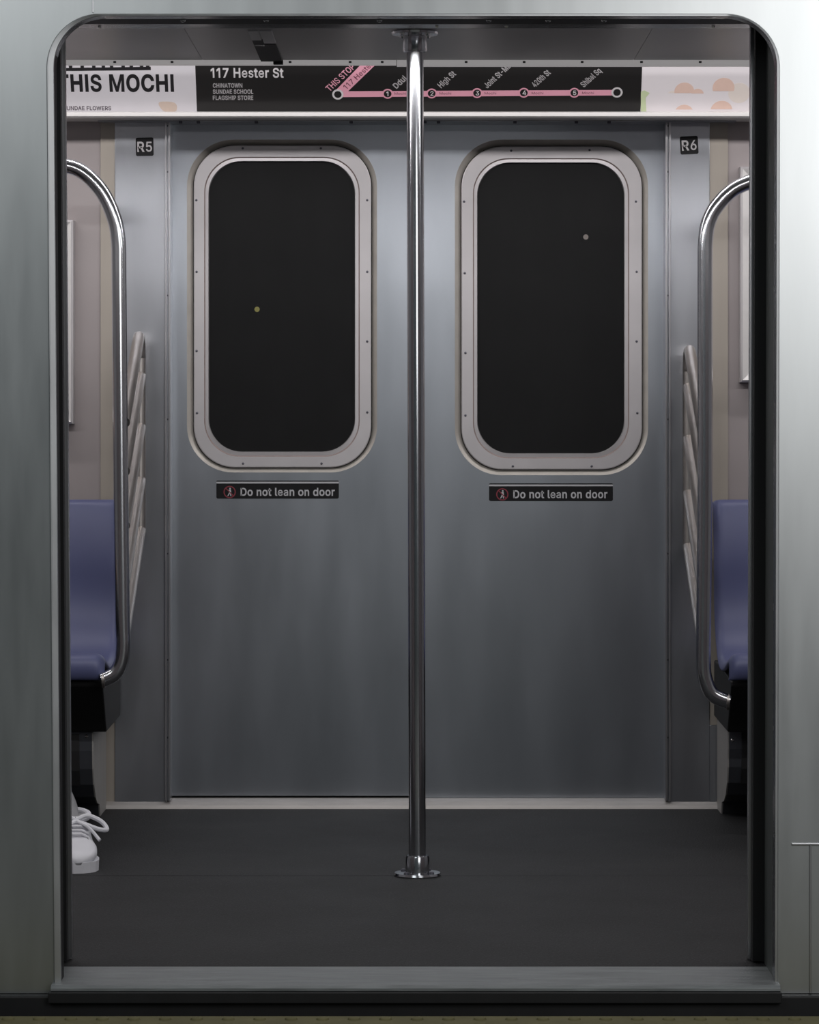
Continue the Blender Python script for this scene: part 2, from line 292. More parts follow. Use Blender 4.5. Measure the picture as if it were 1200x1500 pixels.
GLYPHS = {'-':(453,["337 244 337 188 114 188 114 244"]),'0':(453,["227 -7 174 1 130 24 95 62 69 113 60 144 53 178 49 214 48 254 49 294 53 330 60 364 69 395 95 447 130 484 174 508 227 516 279 508 323 484 358 447 384 395 393 364 400 330 404 294 405 254 404 214 400 178 393 144 384 113 359 62 323 24 279 1","227 50 261 56 290 74 313 103 330 144 340 194 344 254 340 314 330 365 313 405 290 435 261 453 227 460 192 453 163 435 140 405 123 365 113 314 109 254 113 194 123 144 140 103 163 74 192 56"]),'1':(350,["226 509 226 0 162 0 162 448 159 448 36 358 36 427 148 509"]),'2':(453,["64 0 64 47 234 229 282 282 311 327 320 371 317 397 308 419 293 436 273 449 224 460 196 457 172 447 153 433 139 413 130 390 127 362 66 362 71 405 86 442 111 473 143 496 182 511 225 516 268 511 306 497 337 474 361 445 376 411 381 372 371 318 336 259 267 180 153 60 153 57 389 57 389 0"]),'3':(453,["218 -7 173 -3 133 10 98 30 70 57 52 91 44 132 109 132 115 107 126 87 144 71 165 59 219 50 275 61 297 74 315 93 325 116 329 145 326 172 316 196 299 217 275 234 242 244 201 248 157 248 157 299 288 448 288 452 70 452 70 509 372 509 372 461 211 278 211 289 264 288 308 276 344 253 371 222 387 186 393 145 387 103 370 66 344 36 309 12 266 -2"]),'4':(453,["40 105 40 158 247 509 311 509 109 166 109 163 413 163 413 105","282 0 282 121 282 146 282 318 343 318 343 0"]),'5':(453,["221 -7 178 -2 140 11 108 32 83 60 66 93 60 130 122 130 127 108 138 89 173 60 221 50 250 53 276 64 298 82 314 104 324 131 328 162 324 193 314 221 297 244 275 262 248 273 218 277 167 268 128 246 67 253 96 509 366 509 366 452 151 452 134 301 136 301 178 325 229 334 263 330 294 321 321 306 345 285 364 260 379 231 388 199 391 163 385 117 369 76 343 41 309 15 268 -1"]),'6':(453,["226 -7 182 -1 142 15 109 40 84 74 69 115 64 162 68 199 80 239 137 340 252 509 322 509 151 261 145 261 165 288 196 307 235 314 278 309 316 295 346 271 370 240 384 201 389 157 384 112 368 73 343 39 310 14 271 -2","226 48 254 52 279 63 299 79 314 101 324 128 327 157 324 187 314 213 299 235 279 251 254 262 226 265 198 262 174 252 153 235 138 214 128 188 125 158 128 128 138 102 153 79 174 63 198 52"]),'7':(453,["97 0 323 448 323 452 62 452 62 509 391 509 391 449 165 0"]),'A':(479,["16 0 201 509 276 509 463 0 395 0 287 302 264 372 232 478 245 478 213 371 191 302 85 0","110 142 110 199 370 199 370 142"]),'C':(510,["267 -7 235 -5 205 1 177 11 150 25 126 42 104 63 86 88 70 115 57 146 48 179 42 215 40 254 42 293 48 329 57 362 70 393 86 421 104 445 126 466 150 484 177 498 205 508 235 514 267 516 340 504 373 490 402 471 427 447 448 418 463 385 473 348 408 348 389 395 357 428 315 449 267 456 223 450 184 432 150 403 125 364 109 314 103 254 109 194 125 145 151 105 184 76 223 59 267 53 315 60 357 81 389 114 408 160 473 160 463 124 448 91 428 62 402 38 373 19 341 5 305 -4"]),'D':(502,["219 0 96 0 96 57 215 57 272 63 318 81 354 110 379 149 394 198 399 255 394 312 379 361 354 399 320 428 275 446 221 452 93 452 93 509 225 509 261 507 294 501 325 492 353 478 399 441 433 391 446 361 455 329 460 293 462 255 460 217 455 181 446 149 433 119 417 92 398 68 376 48 351 31 322 17 291 8 256 2","125 509 125 0 60 0 60 509"]),'E':(418,["60 0 60 509 372 509 372 452 125 452 125 286 355 286 355 229 125 229 125 57 375 57 375 0"]),'F':(410,["60 0 60 509 369 509 369 452 125 452 125 278 346 278 346 221 125 221 125 0"]),'G':(520,["269 -7 236 -5 205 1 176 11 149 25 125 43 104 64 85 88 69 116 57 146 47 179 42 215 40 254 42 293 47 329 57 362 69 393 85 421 103 445 125 466 149 484 175 498 203 508 233 514 265 516 304 513 340 504 374 489 403 469 429 445 449 416 465 384 474 349 408 349 387 393 356 427 315 448 265 456 222 450 183 432 150 404 125 364 109 314 103 254 109 194 125 145 151 105 184 76 224 59 269 53 309 57 345 71 374 93 396 123 410 160 415 202 434 199 283 199 283 256 478 256 478 200 471 141 451 91 419 50 377 19 326 0"]),'H':(517,["60 0 60 509 125 509 125 289 392 289 392 509 457 509 457 0 392 0 392 232 125 232 125 0"]),'I':(185,["60 0 60 509 125 509 125 0"]),'J':(396,["185 -7 124 3 75 33 57 55 44 81 36 111 33 145 33 173 98 173 98 145 104 104 122 74 149 56 185 50 220 56 248 74 266 104 272 145 272 509 336 509 336 145 334 111 326 81 313 55 294 33 246 3"]),'L':(393,["60 0 60 509 125 509 125 57 361 57 361 0"]),'M':(628,["60 0 60 509 152 509 314 90 476 509 568 509 568 0 504 0 504 410 342 0 286 0 125 410 125 0"]),'N':(523,["60 0 60 509 136 509 399 95 399 509 463 509 463 0 387 0 125 412 125 0"]),'O':(533,["267 -7 235 -5 205 1 177 11 150 25 126 42 105 63 86 88 70 115 57 146 48 179 42 215 40 254 42 293 48 329 57 362 70 393 86 421 105 445 126 466 150 484 177 498 205 508 235 514 267 516 299 514 329 508 357 498 384 484 408 466 429 445 448 421 464 393 477 362 486 329 491 293 493 254 491 215 486 179 477 146 464 115 448 88 429 63 408 42 384 25 357 11 329 1 299 -5","267 53 310 59 349 76 383 105 408 144 425 194 430 254 425 314 408 365 383 404 349 433 310 450 267 456 223 450 184 433 151 404 125 364 109 314 103 254 109 194 125 144 151 105 184 76 223 59"]),'P':(444,["60 0 60 509 235 509 289 503 332 487 366 462 390 430 404 391 409 348 404 304 390 265 366 233 332 207 289 191 235 186 109 186 109 242 233 242 269 246 297 256 318 272 333 294 342 319 344 348 342 376 333 402 318 423 297 439 268 449 232 452 125 452 125 0"]),'R':(449,["60 0 60 509 236 509 290 504 333 489 367 465 390 433 405 395 409 352 405 309 390 271 367 240 333 217 289 203 236 198 96 198 96 255 234 255 269 258 298 267 319 281 334 300 342 324 345 352 342 380 334 405 319 425 298 440 269 449 233 452 125 452 125 0","353 0 230 229 303 229 428 0"]),'S':(446,["224 -9 172 -4 128 9 91 31 64 60 46 96 38 137 104 137 110 110 123 88 142 71 166 59 224 49 257 52 286 60 311 74 329 92 341 114 346 139 342 161 332 179 296 205 245 222 184 239 128 260 86 289 60 326 52 372 58 413 75 448 102 476 138 498 180 511 227 516 275 511 316 498 351 476 377 449 394 415 401 378 337 378 326 412 302 437 267 453 225 459 194 456 167 448 145 435 129 418 118 398 115 376 119 352 131 334 169 308 212 293 264 279 312 264 359 238 395 198 405 171 408 139 403 99 386 64 360 34 323 11 278 -4"]),'T':(448,["32 452 32 509 417 509 417 452 257 452 257 0 193 0 193 452"]),'U':(517,["259 -8 203 -2 154 15 114 43 85 80 66 124 60 173 60 509 124 509 124 178 128 144 141 113 160 87 187 68 220 56 259 52 298 56 331 68 357 87 377 113 389 144 393 178 393 509 457 509 457 173 451 124 433 80 403 43 363 15 315 -2"]),'W':(686,["155 0 16 509 82 509 163 196 175 145 187 94 197 40 189 40 200 94 211 145 224 196 306 509 380 509 462 196 474 145 486 94 497 40 488 40 499 94 510 145 523 196 603 509 670 509 530 0 455 0 368 323 351 391 336 475 350 475 335 395 318 323 230 0"]),'a':(389,["160 -9 126 -5 94 5 68 22 48 45 35 73 30 108 34 138 43 161 58 179 78 193 125 211 178 220 234 227 265 235 273 243 276 255 276 257 267 297 240 322 196 331 149 322 118 301 100 274 41 291 57 322 79 346 104 364 133 375 194 384 239 379 286 360 306 343 322 320 333 290 337 251 337 0 277 0 277 52 272 52 252 25 215 1","170 45 202 49 228 59 248 74 263 93 272 115 276 138 276 190 259 182 231 176 200 171 175 168 134 159 103 139 95 124 92 105 102 72 130 52"]),'b':(424,["229 -8 198 -5 172 4 138 31 118 59 112 59 112 0 53 0 53 509 114 509 114 319 118 319 137 346 171 373 197 381 229 384 274 378 313 361 345 332 370 293 385 245 390 189 385 133 370 84 346 45 313 16 274 -2","220 47 253 51 279 66 301 88 316 117 325 151 328 189 325 227 316 261 301 290 280 311 253 325 220 330 188 325 161 312 140 291 125 263 116 229 113 189 116 150 125 115 140 86 162 65 188 51"]),'c':(395,["207 -8 159 -2 117 16 82 46 56 85 40 133 34 187 40 243 56 291 82 330 117 360 159 378 207 384 260 377 305 356 340 322 362 277 303 262 290 289 270 311 242 325 207 330 173 325 145 310 124 287 108 258 99 224 96 187 99 151 108 117 124 89 145 66 173 51 207 46 243 52 271 66 292 89 304 117 363 102 341 56 306 21 261 -1"]),'d':(424,["195 -8 151 -2 111 16 79 45 55 84 39 133 34 189 39 245 55 293 79 332 112 361 151 378 196 384 228 381 253 373 287 346 306 319 311 319 311 509 372 509 372 0 313 0 313 59 307 59 287 31 252 4 227 -5","205 47 236 51 263 65 284 86 299 115 309 150 312 189 309 229 300 263 284 291 263 312 237 325 205 330 172 325 145 311 124 290 108 261 99 227 96 189 99 151 109 117 124 88 145 66 172 51"]),'e':(404,["212 -8 161 -2 117 16 82 46 56 85 40 132 34 187 39 242 55 290 81 329 115 359 157 378 205 384 266 374 294 361 319 341 341 315 357 282 368 242 371 194 371 169 75 169 75 221 338 221 310 202 307 237 298 269 283 294 263 314 237 326 205 330 173 326 146 313 125 294 109 270 99 241 96 211 96 178 100 139 110 106 128 80 151 61 179 50 212 46 254 53 285 73 306 105 365 91 353 63 335 39 311 19 283 4 249 -5"]),'g':(425,["207 -151 168 -148 134 -140 82 -110 51 -69 101 -41 122 -66 154 -88 207 -97 249 -92 282 -75 304 -47 311 -6 311 68 306 68 287 41 252 16 227 8 195 5 152 10 113 27 80 53 55 90 39 136 34 191 39 246 55 293 80 332 112 361 152 378 196 384 228 382 253 373 288 346 308 319 313 319 313 379 372 379 372 -9 367 -54 350 -90 324 -117 291 -136 251 -147","205 59 237 63 264 75 285 95 300 121 309 154 312 193 309 231 300 264 285 291 264 312 237 325 205 330 172 325 145 312 124 290 109 262 99 229 96 193 99 155 109 123 124 96 145 76 172 63"]),'h':(410,["114 227 114 0 53 0 53 509 114 509 114 287 102 287 124 332 152 362 187 379 227 384 264 380 295 369 321 349 341 321 353 285 357 240 357 0 296 0 296 235 290 275 273 304 246 323 210 329 184 326 161 317 141 303 126 283 117 257"]),'i':(166,["53 0 53 379 114 379 114 0","84 443 67 446 54 455 44 468 41 483 44 499 54 512 67 521 84 524 100 521 114 512 123 499 126 483 123 468 114 455 100 446"]),'l':(189,["139 -2 101 3 74 20 58 47 53 84 53 509 114 509 114 99 120 62 130 54 146 52 160 53 170 54 181 3 162 -1"]),'n':(409,["114 227 114 0 53 0 53 379 112 379 112 287 102 287 124 332 152 362 187 379 227 384 264 380 295 369 321 349 341 321 353 285 357 240 357 0 296 0 296 235 290 275 273 304 246 323 210 329 184 326 161 317 141 303 126 283 117 257"]),'o':(415,["207 -8 159 -2 117 16 82 46 56 85 40 133 34 187 40 243 56 291 82 330 117 360 159 378 207 384 256 378 299 360 333 330 359 291 376 243 381 187 376 133 359 85 333 46 299 16 256 -2","207 46 242 51 270 66 292 89 307 117 316 151 319 187 316 224 307 258 292 287 270 310 242 325 207 330 173 325 145 310 124 287 108 258 99 224 96 187 99 151 108 117 124 89 145 66 173 51"]),'q':(424,["372 -143 311 -143 311 59 306 59 287 31 252 4 227 -5 195 -8 151 -2 111 16 79 45 55 84 39 133 34 189 39 245 55 293 79 332 112 361 151 378 196 384 228 381 253 373 287 346 307 319 313 319 313 379 372 379","205 47 236 51 263 65 284 86 299 115 309 150 312 189 309 229 300 263 284 291 263 312 237 325 205 330 172 325 145 311 124 290 108 261 99 227 96 189 99 151 109 117 124 88 145 66 172 51"]),'r':(259,["53 0 53 379 112 379 112 321 115 321 130 347 152 367 181 380 213 385 229 384 243 384 243 322 230 324 207 326 182 323 159 315 140 301 126 284 117 262 114 237 114 0"]),'s':(365,["182 -8 145 -5 112 3 84 18 62 38 45 63 36 94 94 107 105 79 124 60 150 49 181 45 217 50 244 62 262 81 268 103 265 121 254 136 237 147 212 155 149 170 104 186 72 208 53 237 47 274 51 305 65 332 87 354 115 370 149 381 187 384 223 381 254 372 279 358 299 339 324 290 268 277 258 298 243 316 219 328 187 333 156 329 131 317 114 299 109 277 112 258 124 243 172 223 229 209 275 194 306 171 325 142 331 107 326 75 312 47 290 24 260 6 223 -5"]),'t':(227,["204 379 204 327 6 327 6 379","65 471 126 471 126 98 128 76 136 61 150 53 170 50 185 51 202 54 213 2 192 -3 168 -4 125 2 92 21 72 52 65 93"]),'u':(410,["182 -5 146 -1 115 11 89 31 69 59 57 95 53 139 53 379 114 379 114 144 119 105 137 75 164 56 200 50 226 53 249 62 268 77 283 97 293 122 296 153 296 379 357 379 357 0 298 0 298 92 307 92 286 47 257 17 222 0"]),' ':(187,[])}
G = {c: (a, [[(int(q.split()[2 * i]) / 1000, int(q.split()[2 * i + 1]) / 1000) for i in range(len(q.split()) // 2)] for q in ss]) for c, (a, ss) in GLYPHS.items()}
CAP = 0.509
def embolden(lp, o):
    q = []
    for p in lp:
        if not q or math.dist(p, q[-1]) > 0.012: q.append(p)
    if math.dist(q[0], q[-1]) <= 0.012: q.pop()
    lp = q; n = len(lp); out = []
    for i in range(n):
        p0, p1, p2 = Vector(lp[i - 1]), Vector(lp[i]), Vector(lp[(i + 1) % n])
        a = (p1 - p0); b = (p2 - p1)
        if a.length < 1e-9 or b.length < 1e-9: continue
        a.normalize(); b.normalize()
        na = Vector((-a.y, a.x)); nb = Vector((-b.y, b.x)); m = na + nb
        if m.length < 0.3: m = na
        m.normalize(); c = max(0.5, m.dot(na))
        out.append(tuple(p1 + m * (o / c)))
    return out
def text_loops(txt, cap, width=None, track=0.0, x=0.0, y=0.0, rot=0.0, bold=0.020):
    k = cap / CAP; adv = 0; raw = []
    for c in txt:
        a, ss = G[c]
        for q in ss: raw.append([(px + adv, py) for px, py in embolden(q, bold * (0.5 if c in 'easg5623' else 0.85 if c in 'SG' else 1))])
        adv += a / 1000 + track + bold * 1.2
    x0 = min(p[0] for q in raw for p in q); x1 = max(p[0] for q in raw for p in q)
    kx = width / (x1 - x0) if width else k
    ca, sa = math.cos(rot), math.sin(rot)
    return [[(x + (px - x0) * kx * ca - py * k * sa, y + (px - x0) * kx * sa + py * k * ca) for px, py in q] for q in raw]
def circle(x, y, r, n=28, z0=None):
    pts = [(x + r * math.cos(2 * PI * k / n), y + r * math.sin(2 * PI * k / n)) for k in range(n)]
    return [(a, max(b, z0)) if z0 is not None else (a, b) for a, b in pts]

# ================================================================== setting: platform and car body outside
mb = MB(); mb.box(-5, 5, -9, -0.72, -0.25, -0.05, M['concrete']); struct(mb.build('platform'))
mb = MB(); mb.box(-5, 5, -0.718, -0.10, -0.25, -0.05, M['tactile'])
for i in range(-30, 31):
    for j in range(9):
        mb.lathe([(0.0125, 0), (0.011, 0.0035), (0.008, 0.005)], M['tactile'], Matrix.Translation((i * 0.06, -0.135 - j * 0.06, -0.05)), 10)
struct(mb.build('tactile_strip'))
mb = MB(); mb.box(-5, 5, -0.098, 4.5, -1.2, -1.0, M['dark_gap']); struct(mb.build('track_bed'))

ZT = PZ(20, 6.2)
def door_hole(l, r, t, bottom=-0.3, rad=0.105, n=14):
    """outline of the entrance, leaning slightly as the car side does"""
    xl0, xl1 = PX(68, 6.2) + l, PX(79, 6.2) + l      # top, bottom
    xr0, xr1 = PX(1143, 6.2) - r, PX(1140, 6.2) - r
    zt = ZT - t; pts = []
    for k in range(n + 1):
        a = math.radians(90 * k / n); pts.append((xr0 - rad + rad * math.cos(a), zt - rad + rad * math.sin(a)))
    for k in range(n + 1):
        a = math.radians(90 + 90 * k / n); pts.append((xl0 + rad + rad * math.cos(a), zt - rad + rad * math.sin(a)))
    pts += [(xl1, bottom), (xr1, bottom)]
    return pts
ZB = PZ(1455, 6.2)
mb = MB()
hole = door_hole(0, 0, 0, ZB)
# skin as one outline that runs round the entrance like an arch
arch = [(-4, ZB), (-4, 2.9), (4, 2.9), (4, ZB), hole[-1]] + hole[:-2] + [hole[-2]]
mb.fill([arch], 0.006, M['skin_steel'], XZ(0.006))
struct(mb.build('wall_front'))
# raised polished moulding round the entrance
mb = MB(); prev = None
for t, h in ((0.0, 0.0), (0.04, 0.45), (0.15, 0.75), (0.32, 0.95), (0.5, 1.0), (0.68, 0.95), (0.85, 0.75), (0.96, 0.45), (1.0, 0.0), (1.0, -0.9)):
    lp = door_hole(0.0145 * t, 0.006 * t, 0.0045 * t, ZB, 0.105 - 0.007 * t)
    lp = [lp[-1]] + lp[:-1]; cur = []
    for q, (x, z) in enumerate(lp):
        hh = 0.0045 * h
        if x > 0.6: hh = {0.0: 0.0, 0.04: -0.0014, 0.15: -0.0014, 0.32: 0.0004}.get(t, 0.0004 + 0.00175 * (t - 0.32)) if h >= 0 else -0.003
        if x > 0.6 and t == 1.0 and h == 0: hh = 0.0016
        if x < -0.6: hh = 0.0056 * {0.0: 0, 0.04: 0.7, 0.15: 0.96, 1.0: 0.30 if h == 0 else -1}.get(t, 1.05 - 0.48 * t)
        cur.append((x, 0.0001 - hh, z))
    if prev:
        n = len(cur); mb.add(prev + cur, [(k, k + 1, n + k + 1, n + k) for k in range(n - 1)], M['moulding'], True)
    prev = cur
tr = mb.build('trim_1', None, 70); struct(tr)
# seams and a riveted strip on the outer skin
mb = MB()
mb.box(PX(135, 6.2), PX(137, 6.2), -0.003, 0.001, ZT + 0.002, 2.9, M['trim_steel'], 0.0004)
mb.box(PX(1186, 6.2), PX(1188.5, 6.2), -0.004, 0.001, ZB, PZ(1236, 6.2), M['trim_steel'], 0.0008)
mb.box(PX(1160, 6.2), PX(1400, 6.2), -0.004, 0.001, PZ(1238, 6.2), PZ(1235, 6.2), M['trim_steel'], 0.0008)
struct(mb.build('trim_2'))

# reveal of the entrance: left black rubber, right dark metal, top header with its screws
mb = MB()
b = door_hole(0.014, 0.0055, 0.0035, 0.0, 0.098)
nR = 15
def reveal(pts, y0, y1, mat, ext=0.03):
    mid = Vector((0, 0.9)); vs = []; fs = []
    for x, z in pts:
        vs += [(x, y0, z), (x, y1, z)]
    for i in range(len(pts) - 1): fs.append((2 * i, 2 * i + 1, 2 * i + 3, 2 * i + 2))
    mb.add(vs, fs, mat, True)
right = [b[-1]] + b[:nR]; left = b[nR:nR * 2] + [b[-2]]; top = [b[nR - 1], b[nR]]
reveal(right, 0.002, 0.05, M['header'])
reveal(left[:nR - 2], 0.002, 0.05, M['header'])
reveal(left[nR - 3:], 0.006, 0.05, M['rubber'])
xj0, xj1 = b[0][0] + 0.001, b[-1][0] + 0.001
reveal([(xj1, 0.0), (xj0, 1.90)], 0.05, 0.20, M['jamb'])
zt_ = b[nR][1]
for y0, y1, m_ in ((0.002, 0.055, 'header'), (0.055, 0.135, 'rubber'), (0.135, 0.20, 'header')):  # middle band is flat, its black standing for the shade in a track slot
    reveal([(0.70 if y0 > 0.01 else b[nR - 1][0], zt_), (-0.76 if y0 > 0.01 else b[nR][0], zt_)], y0, y1, M[m_])
mb.box(-0.76, 0.76, 0.056, 0.20, zt_ + 0.001, 1.95, M['dark_gap'])
hd = mb.build('trim_3'); struct(hd)
ZH = ZT - 0.0035
for px in (268, 390, 556, 716, 803, 885):
    m_ = MB(); m_.lathe([(0.0055, 0), (0.005, -0.002), (0.003, -0.0035)], M['chrome'], Matrix.Translation((PX(px, 6.275), 0.075, ZH)), 12)
    m_.build('screw', hd)
for px in (146, 640, 742, 1045):
    m_ = MB(); m_.lathe([(0.004, 0), (0.0035, -0.0015), (0.002, -0.003)], M['chrome'], Matrix.Translation((PX(px, 6.37), 0.17, ZH)), 12)
    m_.build('screw', hd)

# near sliding leaves, almost fully inside their pockets
def near_leaf(name, s, xt, xb):
    """s: +1 right, -1 left; xt, xb = edge position at the top and at the bottom"""
    def slab(mb, o0, o1, y0, y1, mat, z0=0.004, z1=1.95):
        vs = []
        for z, x in ((z0, xb), (z1, xt)):
            for o in (o0, o1):
                for y in (y0, y1): vs.append((x + s * o, y, z))
        mb.add(vs, [(0, 1, 3, 2), (4, 6, 7, 5), (0, 4, 5, 1), (2, 3, 7, 6), (0, 2, 6, 4), (1, 5, 7, 3)], mat)
    mb = MB(); slab(mb, 0.030, 0.60, 0.208, 0.245, M['panel_steel']); o = struct(mb.build(name))
    mb = MB(); slab(mb, 0.006, 0.030, 0.206, 0.247, M['rubber']); mb.build('rubber_seal', o)
    mb = MB(); slab(mb, 0.0, 0.008, 0.240, 0.262, M['trim_steel']); mb.build('edge_strip', o)
near_leaf('door_3', -1, PX(94.5, 6.44), PX(105, 6.44))
near_leaf('door_4', 1, PX(1100, 6.44), PX(1096, 6.44))

# threshold and the car side under it, coloured black for the darkness there
mb = MB()
mb.prism([(-0.035, -0.014), (-0.035, -0.008), (-0.028, -0.003), (0.16, 0.001), (0.16, -0.014)], PX(77, 6.2), PX(1141, 6.2), M['sill_alloy'], 0.0008)
struct(mb.build('trim_4'))
mb = MB(); mb.box(-4, 4, -0.03, 0.15, -0.30, ZB - 0.001, M['rubber'], 0.003)
mb.box(PX(74, 6.2), PX(1142, 6.2), -0.045, -0.001, ZB - 0.012, -0.0145, M['rubber'], 0.002)
struct(mb.build('trim_5'))

# ================================================================== inside: floor, ceiling, walls
mb = MB()
mb.box(-3, 3, 0.161, Y(7.647), -0.03, 0.0, M['floor']); mb.box(-3, 3, Y(7.650), 2.9, -0.03, 0.0, M['floor'])
mb.box(-3, 3, 0.161, 2.9, -0.06, -0.031, M['dark_gap'])
struct(mb.build('floor'))
mb = MB()
for x0, x1 in ((-3, PX(287, 8)), (PX(287.4, 8), PX(938, 8)), (PX(938.4, 8), 3)):
    mb.box(x0, x1, 0.86, Y(8.25), 2.03, 2.045, M['ceiling'], 0.001)
mb.box(-3, 3, 0.88, Y(8.24), 2.046, 2.07, M['dark_gap'])
mb.box(-3, 3, 0.0, 2.95, 2.36, 2.40, M['grey_wall'])
struct(mb.build('ceiling'))
for xa, xb, py, lab in ((-3, PX(580.5, 8.3), 96.3, 'pale glowing strip under the ceiling edge left of the grab pole'), (PX(581.5, 8.3), 3, 98, 'pale glowing strip under the ceiling edge right of the grab pole')):
    r_ = empty('light_cover', ((xa + xb) / 2, Y(8.29), PZ(py, 8.3)), lab, 'light', 'light covers above the doors')
    m_ = MB(); m_.box(xa, xb, Y(8.284), Y(8.30), PZ(py, 8.3), 2.045, M['lens'], 0.001); part(m_, 'lens', r_)
    for q in range(6):
        px = (92, 168, 252, 425, 513, 560)[q] if xa < -1 else (683, 768, 853, 940, 1026, 1110)[q]
        m_ = MB(); m_.box(PX(px - 2, 8.28), PX(px + 2, 8.28), Y(8.278), Y(8.285), 2.0265, 2.031, M['black'], 0.0008); part(m_, 'clip', r_)
# inner side of the near wall with its header
mb = MB()
mb.box(-3, -0.76, 0.27, 0.30, 0, 2.36, M['mauve']); mb.box(0.76, 3, 0.27, 0.30, 0, 2.36, M['mauve'])
mb.box(-0.76, 0.76, 0.27, 0.33, 1.90, 2.36, M['panel_steel'])
struct(mb.build('wall_near'))
for n_, x in (('wall_left', -3.0), ('wall_right', 2.97)):
    mb = MB(); mb.box(x, x + 0.03, 0.0, 2.95, 0, 2.36, M['grey_wall']); struct(mb.build(n_))

DW = 9.0
# far side wall: laminate, beige joint strips, steel jamb panels
mb = MB()
for x0, x1 in ((-3, PX(148, DW)), (PX(1066, DW), 3)):
    mb.box(x0, x1, Y(9.01), 2.90, 0, 2.36, M['mauve'])
mb.box(PX(147, DW), PX(169, DW), Y(9.004), 2.90, 0, 1.97, M['beige'], 0.001)
mb.box(PX(1039, DW), PX(1067, DW), Y(9.004), 2.90, 0, 1.97, M['beige'], 0.001)
mb.box(-0.9, 0.9, 2.93, 2.96, 1.95, 2.36, M['grey_wall'])
struct(mb.build('wall_back'))
mb = MB()
mb.box(PX(168, DW), PX(245, DW), Y(9.0), 2.90, 0.0, 1.97, M['panel_steel'], 0.002); struct(mb.build('trim_7'))
mb = MB()
mb.box(PX(980, DW), PX(1040, DW), Y(9.0), 2.90, 0.0, 1.97, M['panel_steel'], 0.002)
mb.box(PX(1039.5, DW), PX(1058, DW), Y(8.999), 2.80, 0.0, PZ(1062, DW), M['panel_steel'], 0.002)
struct(mb.build('trim_8'))
for n_, a, b_ in (('trim_9', 241.5, 249.5), ('trim_10', 975, 983)):
    mb = MB(); d = 8.985
    mb.box(PX(a, d), PX(a + 3, d), Y(8.985), Y(9.06), 0.022, 1.955, M['trim_steel'], 0.0012)
    mb.box(PX(a + 3, d), PX(b_ - 3, d), Y(8.997), Y(9.06), 0.022, 1.955, M['panel_steel'])
    mb.box(PX(b_ - 3, d), PX(b_, d), Y(8.985), Y(9.06), 0.022, 1.955, M['trim_steel'], 0.0012)
    t_ = struct(mb.build(n_))
    for zz in (1.93, 1.80, 1.45, 1.10, 0.72, 0.42, 0.20):
        m_ = MB(); m_.lathe([(0.003, 0), (0.0025, 0.0015)], M['screw'], Matrix.Translation(((PX(a + 4, d)), Y(8.997), zz)) @ Matrix.Rotation(PI / 2, 4, 'X'), 8)
        m_.build('screw', t_)
# far threshold
mb = MB()
mb.prism([(2.775, 0.0), (2.78, 0.010), (2.80, 0.018), (2.84, 0.0215), (2.95, 0.0215), (2.95, 0.0)], PX(140, 9), PX(1075, 9), M['far_sill'], 0.001)
struct(mb.build('trim_11'))
# ledge under the advertising cards, with fastener heads
mb = MB(); d = 8.9
mb.prism([(Y(8.90), PZ(173, d)), (Y(8.893), PZ(170.5, d)), (Y(8.893), PZ(165, d)), (Y(8.90), PZ(163.5, d)), (2.93, PZ(163, d)), (2.93, PZ(173, d))], -3, 3, M['lip_alloy'], 0.0008)
struct(mb.build('trim_12'))
mb = MB(); mb.box(-0.9, 0.9, Y(8.965), 2.93, PZ(179, 8.98), PZ(173.2, 8.9), M['panel_steel'], 0.001)
for px in (262, 288, 373, 512, 620, 640, 752, 842, 890):
    mb.box(PX(px, 8.96), PX(px + 5, 8.96), Y(8.96), Y(8.97), PZ(180.5, 8.96), PZ(177, 8.96), M['screw'], 0.001)
struct(mb.build('trim_13'))

# tunnel beyond the windows
mb = MB(); mb.box(-5, 5, 4.6, 4.8, -1.2, 4.2, M['tunnel']); struct(mb.build('wall_tunnel'))
d_ = 4.56 + 6.2
for nm, px, py, mat, lab in (('tunnel_lamp', 376.5, 453, 'lamp_yellow', 'tiny yellow lamp glowing behind the left door window'),
                             ('tunnel_lamp', 858.5, 347, 'lamp_pink', 'tiny pale pinkish lamp glowing behind the right door window')):
    r_ = empty(nm, P(px, py, d_) + Vector((0, 0.04, 0)), lab, 'lamp', 'lamps on the dark tunnel wall')
    m_ = MB(); m_.lathe([(0.02, 0.0), (0.02, 0.02), (0.012, 0.034)], M['black'], Matrix.Translation(P(px, py, d_) + Vector((0, 0.04, 0))) @ Matrix.Rotation(PI / 2, 4, 'X'), 14)
    part(m_, 'housing', r_)
    m_ = MB(); m_.lathe([(0.009, 0.034), (0.0075, 0.040), (0.003, 0.043)], M[mat], Matrix.Translation(P(px, py, d_) + Vector((0, 0.04, 0))) @ Matrix.Rotation(PI / 2, 4, 'X'), 14)
    part(m_, 'bulb', r_)

